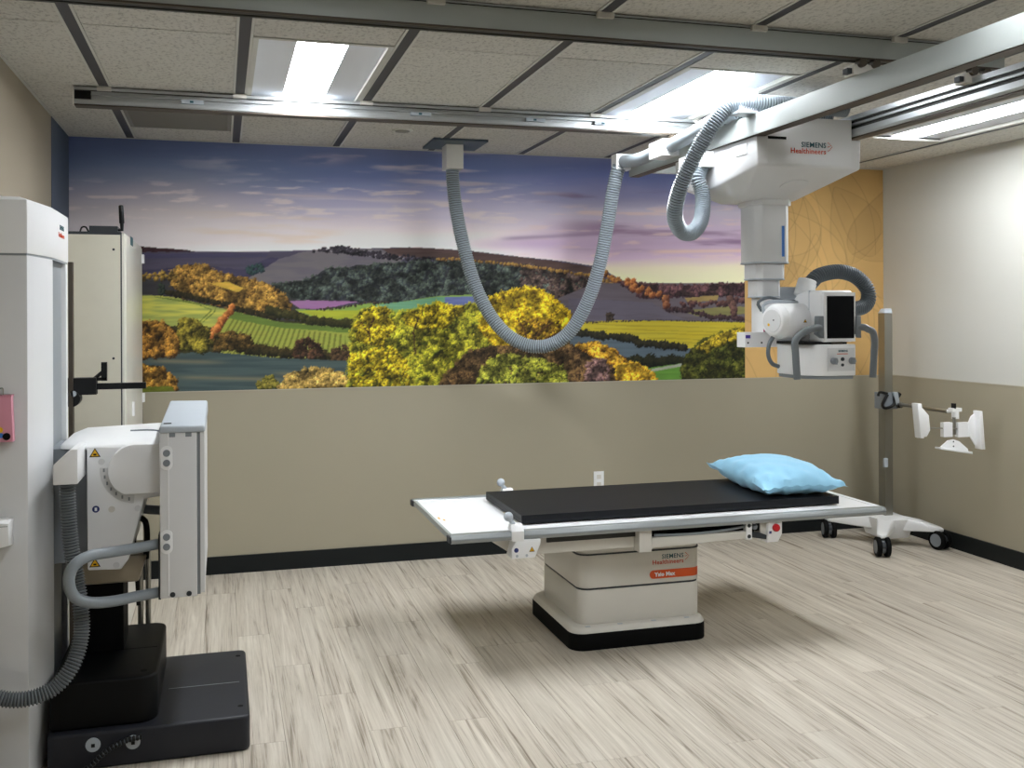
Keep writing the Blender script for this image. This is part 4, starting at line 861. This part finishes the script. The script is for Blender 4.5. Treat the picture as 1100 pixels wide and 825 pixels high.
for k, a in enumerate(np.linspace(H*2.0, H*2.85, 7)):
    q = (c.x+(r+.016)*math.cos(a), c.z+(r+.016)*math.sin(a)); bq = bm_new(); box(bq, q[0]-.003, q[0]+.003, YN-.002, YN, q[1]-.006, q[1]+.006); obj('angle_mark', bq, M_slot, cg, smooth=False)
obj('angle_scale', prism(bm_new(), [(c.x+(r+.03)*math.cos(a), c.z+(r+.03)*math.sin(a)) for a in np.linspace(H*1.95, H*2.95, 14)]+[(c.x+r*math.cos(a), c.z+r*math.sin(a)) for a in np.linspace(H*2.95, H*1.95, 14)], 'y', YN-.0015, YN+.01), M_white, cg)
w_ = at(102, 491, YN); warning(cg, w_.x, YN-.001, w_.z, .032); w_ = at(102, 609, YN); warning(cg, w_.x, YN-.001, w_.z, .032)
q = at(103, 547, YN); obj('sticker', disc(bm_new(), (q.x, YN, q.z), (0, -1, 0), .012, .001), M_navy, cg); obj('sticker_symbol', box(bm_new(), q.x-.004, q.x+.004, YN-.002, YN-.001, q.z-.006, q.z+.006), M_shell, cg, smooth=False)
for x, y in ((148, 546), (125, 607), (109, 496), (120, 547)): q = at(x, y, YN); obj('screw', disc(bm_new(), (q.x, YN, q.z), (0, -1, 0), .011, .002), M_white if x != 120 else M_cream, cg)
# detector panel
D0, D1 = 3.66, 4.38
zb, zt2 = .575, 1.148
pn = obj('detector_housing', prism(bm_new(), [(-.207, D0), (-.085, D0), (-.085, D1), (-.207, D1)], 'z', zb, zt2, .004), M_white, ws)
obj('side_ridge', box(bm_new(), -.180, -.176, D0-.003, D0, zb+.01, zt2), M_shell, pn, smooth=False)
obj('front_gap', box(bm_new(), -.087, -.074, D0+.006, D1-.006, zb+.006, zt2), M_slot, pn, smooth=False)
obj('front_plate', box(bm_new(), -.074, -.060, D0, D1, zb+.012, zt2+.004, .003), M_white, pn)
b = bm_new(); hull(b, [(-.210, D0-.008, zt2-.004), (-.056, D0-.008, zt2-.004), (-.210, D1+.006, zt2-.004), (-.056, D1+.006, zt2-.004), (-.206, D0-.006, zt2+.022), (-.058, D0-.006, zt2+.020), (-.206, D1+.004, zt2+.050), (-.058, D1+.004, zt2+.048)], .008, 3); cp = obj('top_cover', b, M_lgrey, ws, label='pale blue-grey top cover')
b = bm_new(); q = at(181, 450, D0+.1); box(b, -.196, -.170, D0+.04, D0+.055, zt2+.0245, zt2+.0265); obj('cover_mark', b, M_black, cp, smooth=False)
for x in (-.166, -.112):
    obj('cover_foot', box(bm_new(), x-.010, x+.010, D0-.002, D0+.004, zt2-.018, zt2-.002), M_grey, pn)
    obj('bottom_screw', disc(bm_new(), (x, D0, zb+.012), (0, -1, 0), .009, .003, 12), M_dgrey, pn)
for yy in (492, 582):
    q = at(179, yy, D0); o1 = obj('button_plate', prism(bm_new(), [(q.x+.02*math.cos(a), q.z+(.022 if math.sin(a) > 0 else -.022)+.02*math.sin(a)) for a in np.linspace(0, 2*math.pi, 25)[:-1]], 'y', D0-.004, D0, .001), M_shell, pn)
    for dz in (.017, -.017): obj('push_button', disc(bm_new(), (q.x, D0-.004, q.z+dz), (0, -1, 0), .012, .003), M_grey, o1)
# handles and cables
b = bm_new(); hp = [(172, 584, 3.72), (150, 588, 3.68), (120, 593, 3.62), (97, 597, 3.57), (81, 606, 3.54), (74, 622, 3.53), (79, 640, 3.54), (95, 647, 3.57), (120, 646, 3.62), (150, 640, 3.68), (172, 636, 3.72)]
tube(b, [at(*p) for p in hp], .0185, 16, .014); obj('patient_handle', b, M_handle, ws)
b = bm_new(); tube(b, [at(*p) for p in ((140, 546, 4.2), (155, 547, 4.2), (172, 548, 4.2), (185, 548, 4.2))], .018, 14, .02); obj('patient_handle', b, M_handle, ws)
obj('handle_mount', box(bm_new(), -.214, -.206, 3.69, 3.75, .565, .79, .002), M_dgrey, ws)
b = bm_new(); tube(b, [at(*p) for p in ((150, 556, 4.0), (156, 560, 4.0), (158, 575, 4.0), (157, 600, 4.0))], .011, 10, .012); obj('black_cable', b, M_black, ws)
b = bm_new(); tube(b, [at(*p) for p in ((145, 565, 4.02), (144, 590, 4.02), (147, 615, 4.02), (149, 650, 4.02))], .008, 10, .012); obj('black_cable', b, M_black, ws)
obj('lower_shroud', hull(bm_new(), [(-.52, 3.98, .66), (-.27, 3.98, .66), (-.52, 4.25, .66), (-.27, 4.25, .66), (-.52, 3.98, .56), (-.30, 3.98, .56), (-.52, 4.25, .56), (-.30, 4.25, .56)], .01), M_beigemetal, ws)
obj('lower_block', box(bm_new(), -.53, -.36, 4.05, 4.25, .292, .56, .004), M_blackm, ws)
for x in (-.325, -.295): obj('guide_rod', cyl(bm_new(), (x, 4.40, .127), (x, 4.40, .60), .011), M_steel, ws)
# hose connector and looping hose
b = bm_new(); q0, q1 = at(57, 521, 3.64), at(84, 482, 3.64)
hull(b, [(q0.x, 3.63, q0.z), (q0.x, 3.63, q0.z+.065), (q0.x+.055, 3.63, q1.z), (q1.x, 3.63, q1.z), (q1.x, 3.63, q0.z), (q0.x, 3.84, q0.z), (q0.x, 3.84, q0.z+.065), (q0.x+.055, 3.84, q1.z), (q1.x, 3.84, q1.z), (q1.x, 3.84, q0.z)], .005); obj('hose_connector', b, M_shell, ws)
b = bm_new(); tube(b, [at(*p) for p in ((72, 515, 3.69), (73, 545, 3.69), (76, 585, 3.68), (82, 620, 3.67), (87, 655, 3.65), (87, 685, 3.63), (78, 714, 3.60), (59, 738, 3.58), (32, 750, 3.56), (0, 750, 3.55), (-40, 733, 3.55))], .0265, 16, .010, .005); obj('looping_hose', b, M_handled, ws)
# black swing arm behind the column
b = bm_new(); ya = 4.60
q = at(78, 413, ya); e = at(157, 413, ya); box(b, q.x-.06, at(104, 413, ya).x, ya-.03, ya+.03, at(78, 424, ya).z, at(78, 406, ya).z, .004); box(b, q.x, e.x, ya-.012, ya+.012, at(120, 418, ya).z, at(120, 411.5, ya).z, .003)
p0, p1 = at(109, 409, ya), at(115, 389, ya); box(b, p0.x, p1.x, ya-.012, ya+.012, p0.z, p1.z, .002); box(b, at(96, 409, ya).x, p1.x, ya-.012, ya+.012, at(100, 409, ya).z, at(100, 405.5, ya).z, .001)
cyl(b, at(100, 408, ya), at(111, 399, ya), .008); cyl(b, at(78, 428, ya)+V(0, -.035, 0), at(78, 428, ya)+V(0, .035, 0), .034)
obj('swing_arm', b, M_black, ws, label='black arm sticking out behind the column')
obj('arm_screw', disc(bm_new(), tuple(at(79, 423, ya-.036)), (0, -1, 0), .012, .004), M_lgrey, ws)
obj('upright_bar', box(bm_new(), -.617, -.600, 4.56, 4.60, 0.0, 1.775, .002), M_brown, ws)  # added dark strip standing in for the gap at the cabinet's left edge

pq = at(7, 452, 3.63)
pk = thing('pink_holder', 'small pink plastic holder hanging on the white detector stand column', 'holder', (pq.x, 3.63, pq.z-.09))
a0, a1, a2 = at(-6, 475, 3.62), at(13, 424, 3.62), at(15, 430, 3.62)
obj('pouch', hull(bm_new(), [(a0.x, 3.605, a1.z), (a1.x, 3.605, a1.z), (a0.x+.006, 3.605, a0.z), (a1.x+.006, 3.605, a0.z), (a0.x, 3.640, a1.z), (a1.x, 3.640, a1.z), (a0.x+.006, 3.640, a0.z), (a1.x+.006, 3.640, a0.z)], .004), M_pink, pk)
obj('rim', box(bm_new(), a0.x-.002, a1.x+.002, 3.602, 3.642, a1.z-.006, a1.z, .001), M_pink, pk)
q = at(7, 469, 3.604); obj('dark_badge', disc(bm_new(), (q.x, 3.606, q.z), (0, -1, 0), .012, .003), M_blackm, pk); q = at(1, 468, 3.604); obj('blue_badge', disc(bm_new(), (q.x, 3.606, q.z), (0, -1, 0), .008, .002), M_blue, pk); q = at(0, 462, 3.604); obj('yellow_badge', disc(bm_new(), (q.x, 3.606, q.z), (0, -1, 0), .009, .002), M_yellow, pk)
q = at(1, 421, 3.62); b = bm_new(); tube(b, [(q.x-.008, 3.625, a1.z-.005), (q.x-.007, 3.63, a1.z+.018), (q.x+.004, 3.63, a1.z+.02), (q.x+.005, 3.625, a1.z-.005)], .002, 6, .004); obj('hook', b, M_steel, pk)
q0, q1 = at(-10, 589, 3.60), at(12, 558, 3.60); hk = tag(obj('holder_box', hull(bm_new(), [(q0.x, 3.56, q1.z), (q1.x, 3.56, q1.z-.006), (q0.x, 3.56, q0.z), (q1.x, 3.56, q0.z+.012), (q0.x, 3.643, q1.z), (q1.x, 3.643, q1.z), (q0.x, 3.643, q0.z), (q1.x, 3.643, q0.z)], .004), M_shell), 'small white box on the stand column below the pink holder', 'box')
obj('lid_line', box(bm_new(), q0.x+.003, q1.x-.003, 3.559, 3.56, q1.z-.016, q1.z-.014), M_slot, hk, smooth=False)

# platform and block on the floor
pf = thing('step_platform', 'low charcoal step platform on floor with white round badges', 'platform', (-.25, 4.07, 0))
prof = rrect(-.575, .092, 3.70, 4.445, .03)
pb = obj('platform_body', prism(bm_new(), prof, 'z', 0, .126, .012, 3), M_step, pf)
obj('platform_seam', box(bm_new(), -.20, .06, 4.05, 4.053, .1255, .1268), M_slot, pf, smooth=False)
for x, y in ((.06, 3.80), (.06, 4.36)): obj('recessed_screw', disc(bm_new(), (x, y, .1255), (0, 0, 1), .010, .001, 12), M_blackm, pf)
for k, (px, py) in enumerate(((100, 800), (143, 797))):
    q = at(px, py, 3.70); o1 = obj('round_badge', disc(bm_new(), (q.x, 3.70, max(.03, q.z)), (0, -1, 0), .024, .003, 28), M_lgrey, pf, label='pale round lock badge')
    obj('badge_symbol', box(bm_new(), q.x-.006, q.x+.006, 3.696, 3.697, max(.03, q.z)-.008, max(.03, q.z)+.004), M_black, o1, smooth=False)
b = bm_new(); tube(b, [(-.50, 3.64, .012), (-.44, 3.645, .03), (-.38, 3.66, .075), (-.32, 3.678, .095), (-.27, 3.682, .10)], .010, 10, .012, .002); tag(obj('strap', b, M_black), 'black coiled strap hanging over the front of the charcoal platform', 'strap')
bk = thing('step_block', 'black block with rounded corners sitting on the charcoal platform', 'step block', (-.40, 4.06, .126))
obj('block_body', prism(bm_new(), rrect(-.57, -.222, 3.735, 4.385, .05, 6, [.01, .06, .05, .01]), 'z', .1265, .289, .014, 3), M_blk2, bk)
obj('recessed_screw', disc(bm_new(), (-.27, 3.80, .2885), (0, 0, 1), .012, .0012, 12), M_blackm, bk)
obj('block_seam', box(bm_new(), -.54, -.24, 4.06, 4.063, .2885, .2897), M_blackm, bk, smooth=False)

# ------------------------------------------------------------------ cabinet
cb = thing('system_cabinet', 'tall beige equipment cabinet standing behind the detector stand', 'cabinet', (-.62, 5.65, 0))
KX0, KX1, KY0, KY1, KZ = -.80, -.446, 5.11, 6.20, 1.945
obj('cabinet_body', box(bm_new(), KX0, KX1, KY0+.012, KY1, .0, KZ, .004), M_cabside, cb)
fp = obj('front_panel', box(bm_new(), KX0+.02, KX1-.016, KY0, KY0+.014, .03, KZ-.012, .003), M_cab, cb)
obj('edge_gap', box(bm_new(), KX1-.018, KX1-.010, KY0+.006, KY0+.013, .02, KZ), M_dgrey, cb, smooth=False)
obj('edge_gap', box(bm_new(), KX0+.012, KX0+.022, KY0+.006, KY0+.013, .02, KZ), M_dgrey, cb, smooth=False)
obj('top_edge', box(bm_new(), KX0-.002, KX1-.012, KY0+.002, KY0+.03, KZ-.012, KZ+.002), M_dgrey, cb, smooth=False)
for y in (268, 385): q = at(122, y, KY0); obj('panel_screw', disc(bm_new(), (q.x, KY0, q.z), (0, -1, 0), .006, .002, 10), M_dgrey, fp)
sp = obj('side_panel', box(bm_new(), KX1, KX1+.006, KY0+.05, KY1-.04, .04, KZ-.012, .002), M_cabside, cb)
q = atx(141, 259, KX1+.006); obj('maker_label', box(bm_new(), KX1+.006, KX1+.007, q.y-.05, q.y+.10, q.z-.022, q.z+.022), M_teal, sp, smooth=False)
for y in (278, 428): q = atx(153, y, KX1+.01); obj('hinge', box(bm_new(), KX1, KX1+.018, KY1-.06, KY1-.02, q.z-.025, q.z+.025, .003), M_shell, cb)
q = atx(141, 436, KX1); obj('door_handle', box(bm_new(), KX1+.006, KX1+.016, q.y-.02, q.y+.02, q.z-.05, q.z+.02, .003), M_shell, sp)
ra = thing('router', 'flat dark device with upright black antenna on top of beige cabinet', 'router', (-.52, 5.2, KZ))
q0, q1 = at(98, 247, 5.25), at(128, 247, 5.25); rz = KZ+.002
obj('router_body', box(bm_new(), q0.x, q1.x, 5.17, 5.33, rz, rz+.032, .005), M_dgrey, ra)
q = at(131, 250, 5.18); b = bm_new(); cyl(b, (q.x, 5.18, rz+.01), (q.x, 5.18, rz+.05), .007, .009); cyl(b, (q.x, 5.18, rz+.045), (q.x-.004, 5.18, rz+.135), .012, .011, 16, .006); cyl(b, (q.x-.03, 5.2, rz+.015), (q.x, 5.18, rz+.015), .006); obj('antenna', b, M_black, ra)
b = bm_new(); q = at(92, 249, 5.25); tube(b, [(q0.x+.005, 5.24, rz+.015), (q0.x-.012, 5.24, rz+.012), (q0.x-.022, 5.24, rz+.03), (q0.x-.04, 5.24, rz+.03), (q0.x-.05, 5.24, rz+.006)], .004, 8, .006); obj('router_cable', b, M_black, ra)

# ------------------------------------------------------------------ mobile stand by the right corner
sd_ = thing('mobile_pole_stand', 'wheeled stainless pole stand with white cassette holder in the corner', 'pole stand', (4.29, 5.80, 0))
PX, PY = 4.31, 5.84
po = obj('pole', box(bm_new(), PX-.03, PX+.03, PY-.035, PY+.035, .12, 1.545, .004), M_steel, sd_)
obj('pole_cap', hull(bm_new(), [(PX-.032, PY-.037, 1.545), (PX+.032, PY-.037, 1.545), (PX-.032, PY+.037, 1.545), (PX+.032, PY+.037, 1.545), (PX-.02, PY-.02, 1.575), (PX+.028, PY-.03, 1.578), (PX-.02, PY+.02, 1.575), (PX+.028, PY+.03, 1.578)], .003), M_lgrey, sd_)
q = at(951, 497, PY-.04); obj('catch', box(bm_new(), q.x-.014, q.x+.014, PY-.05, PY-.035, q.z-.03, q.z+.03, .003), M_lgrey, po)
hub = obj('base_hub', hull(bm_new(), [(4.17, 5.66, .185), (4.40, 5.66, .185), (4.17, 5.95, .185), (4.42, 5.95, .185), (4.20, 5.70, .05), (4.39, 5.70, .05), (4.20, 5.92, .05), (4.39, 5.92, .05)], .012), M_shell, sd_)
WH = ((4.03, 5.50), (4.51, 5.56), (4.02, 6.07), (4.47, 6.14))
for wx, wy in WH:
    d = V(wx-4.29, wy-5.80, 0); L = d.length; d.normalize(); s = V(-d.y, d.x, 0)
    tip = V(wx, wy, .125); rts = V(4.29, 5.80, 0)+d*.06
    P_ = [rts+s*.06+V(0, 0, .19), rts-s*.06+V(0, 0, .19), rts+s*.06+V(0, 0, .10), rts-s*.06+V(0, 0, .10)]
    mid = V(4.29, 5.80, 0)+d*(L*.6)
    P_ += [mid+s*.04+V(0, 0, .178), mid-s*.04+V(0, 0, .178), tip+s*.032+V(0, 0, .018), tip-s*.032+V(0, 0, .018), tip+s*.032+V(0, 0, -.01), tip-s*.032+V(0, 0, -.01), tip+d*.03+V(0, 0, .012), tip+d*.03+V(0, 0, -.01)]
    obj('base_leg', hull(bm_new(), P_, .008, 3), M_shell, sd_)
    k = V(-.35, -.94, 0) if wx < 4.2 else V(.2, -.98, 0); k.normalize(); ax_ = V(k.y, -k.x, 0)
    b = bm_new(); cyl(b, (wx, wy, .095), (wx, wy, .122), .016); hull(b, [V(wx, wy, z)+ax_*a+k*e_ for z, a, e_ in ((.098, .022, -.045), (.098, -.022, -.045), (.105, .022, .0), (.105, -.022, 0), (.09, .022, .05), (.09, -.022, .05), (.06, .022, .062), (.06, -.022, .062), (.06, .022, -.02), (.06, -.022, -.02))], .006)
    cs = obj('caster', b, M_dgrey, sd_)
    c = V(wx, wy, .062)+k*.006
    for sg in (-1, 1):
        w = obj('caster_wheel', cyl(bm_new(), c+ax_*(sg*.012), c+ax_*(sg*.042), .062, seg=28, bev=.006), M_blackm, cs); 
    obj('wheel_hub', cyl(bm_new(), c-ax_*.0435, c+ax_*.0435, .042, seg=24), M_grey, cs)
q = at(921, 556, 5.7)
# clamp on the pole
cq = at(951, 430, PY); b = bm_new()
box(b, PX-.05, PX+.055, PY-.055, PY+.05, cq.z-.055, cq.z+.055, .01)
ck = obj('pole_clamp', b, M_grey, sd_)
b = bm_new(); tube(b, [(PX-.035, PY-.07, cq.z+.045), (PX-.075, PY-.07, cq.z-.02), (PX-.055, PY-.075, cq.z-.045), (PX+.01, PY-.075, cq.z-.02), (PX+.02, PY-.07, cq.z+.05)], .010, 10, .012); obj('clamp_lever', b, M_black, ck)
b = bm_new(); tube(b, [(PX-.03, PY-.06, cq.z+.05), (PX-.09, PY-.06, cq.z+.06), (PX-.10, PY-.06, cq.z+.035)], .009, 10, .012); cyl(b, (PX+.05, PY-.06, cq.z+.03), (PX+.065, PY-.06, cq.z+.05), .016); cyl(b, (PX+.03, PY-.08, cq.z-.03), (PX+.06, PY-.09, cq.z-.028), .018); obj('clamp_knob', b, M_black, ck)
hull(b := bm_new(), [(PX+.005, PY-.08, cq.z+.06), (PX+.04, PY-.08, cq.z+.06), (PX+.05, PY-.09, cq.z-.02), (PX+.02, PY-.09, cq.z-.03), (PX+.005, PY-.05, cq.z+.06), (PX+.04, PY-.05, cq.z+.06), (PX+.05, PY-.05, cq.z-.02)], .004); obj('clamp_jaw', b, M_slot, ck)
A0 = at(970, 435, 5.72); A1 = at(1018, 442, 5.24)
b = bm_new(); cyl(b, A0-(A1-A0)*.25, A1, .012); cyl(b, A0-(A1-A0)*.25, A0-(A1-A0)*.02, .02, .016); arm = obj('side_arm', b, M_steel, sd_)
hub2 = at(1025, 441, 5.20); b = bm_new(); cyl(b, A1, hub2, .012); box(b, hub2.x-.028, hub2.x+.04, hub2.y-.02, hub2.y+.02, hub2.z-.006, hub2.z+.016, .006); cyl(b, hub2+V(.008, 0, -.05), hub2+V(.008, 0, .0), .022); obj('arm_joint', b, M_shell, sd_)
obj('joint_lever', box(bm_new(), hub2.x-.014, hub2.x-.002, hub2.y-.02, hub2.y+.01, hub2.z+.012, hub2.z+.045, .002), M_black, sd_)
yk = 5.18; q = at(1026, 460, yk)
obj('holder_stem', cyl(bm_new(), (q.x, yk+.01, hub2.z-.04), (q.x, yk+.01, q.z-.04), .011), M_steel, sd_)
rdl, rdr = at(993, 459.5, yk), at(1056, 461.5, yk); obj('holder_rod', cyl(bm_new(), rdl, rdr, .004), M_steel, sd_)
for (xa, xb) in ((1012.5, 1022), (1028, 1040)):
    p0, p1 = at(xa, 454, yk), at(xb, 469, yk); obj('holder_block', box(bm_new(), p0.x, p1.x, yk-.012, yk+.02, p1.z, p0.z, .004), M_shell, sd_)
def jaw(tr, lip):
    """D-shaped white jaw traced as a flat plate with a raised lip"""
    P0 = [at(x, y, yk-.01) for x, y in tr]; j = obj('holder_jaw', prism(bm_new(), [(p.x, p.z) for p in P0], 'y', yk-.018, yk-.004, .003), M_shell, sd_)
    Lp = [at(x, y, yk-.02) for x, y in lip]; obj('jaw_lip', prism(bm_new(), [(p.x, p.z) for p in Lp], 'y', yk-.06, yk-.005, .002), M_shell, j); return j
j = jaw([(985, 434), (991, 439), (997, 446), (998.5, 462), (995, 469), (985, 470.5)], [(981, 433), (985.5, 433), (988, 470), (984.5, 470)])
for y in (448, 467): q = at(988, y, yk-.02); obj('screw', disc(bm_new(), (q.x+.005, yk-.018, q.z), (0, -1, 0), .005, .001, 10), M_dgrey, j)
jaw([(1048, 443), (1043, 447), (1040, 454), (1041, 468), (1047, 478), (1051, 481)], [(1047, 441), (1050.5, 441), (1053.5, 482), (1049, 482)])
j = jaw([(1010, 480), (1018, 473), (1024, 472), (1030, 474), (1039, 482), (1040, 486), (1024, 484)], [(1006, 480), (1040, 484.5), (1040, 487), (1006, 482)])
for y in (474.5, 479.5): q = at(1024.5, y, yk-.02); obj('screw', disc(bm_new(), (q.x, yk-.018, q.z), (0, -1, 0), .005, .001, 10), M_dgrey, j)

# ------------------------------------------------------------------ outlet on the back wall
oo = thing('wall_outlet', 'white electrical outlet on the taupe wall above the mattress pad', 'outlet', (2.407, YB, .38))
obj('cover_plate', box(bm_new(), 2.372, 2.442, YB-.006, YB, .38, .50, .003), M_shell, oo)
for z in (.415, .465): obj('socket', box(bm_new(), 2.392, 2.422, YB-.008, YB-.005, z-.014, z+.014, .002), M_cream, oo)
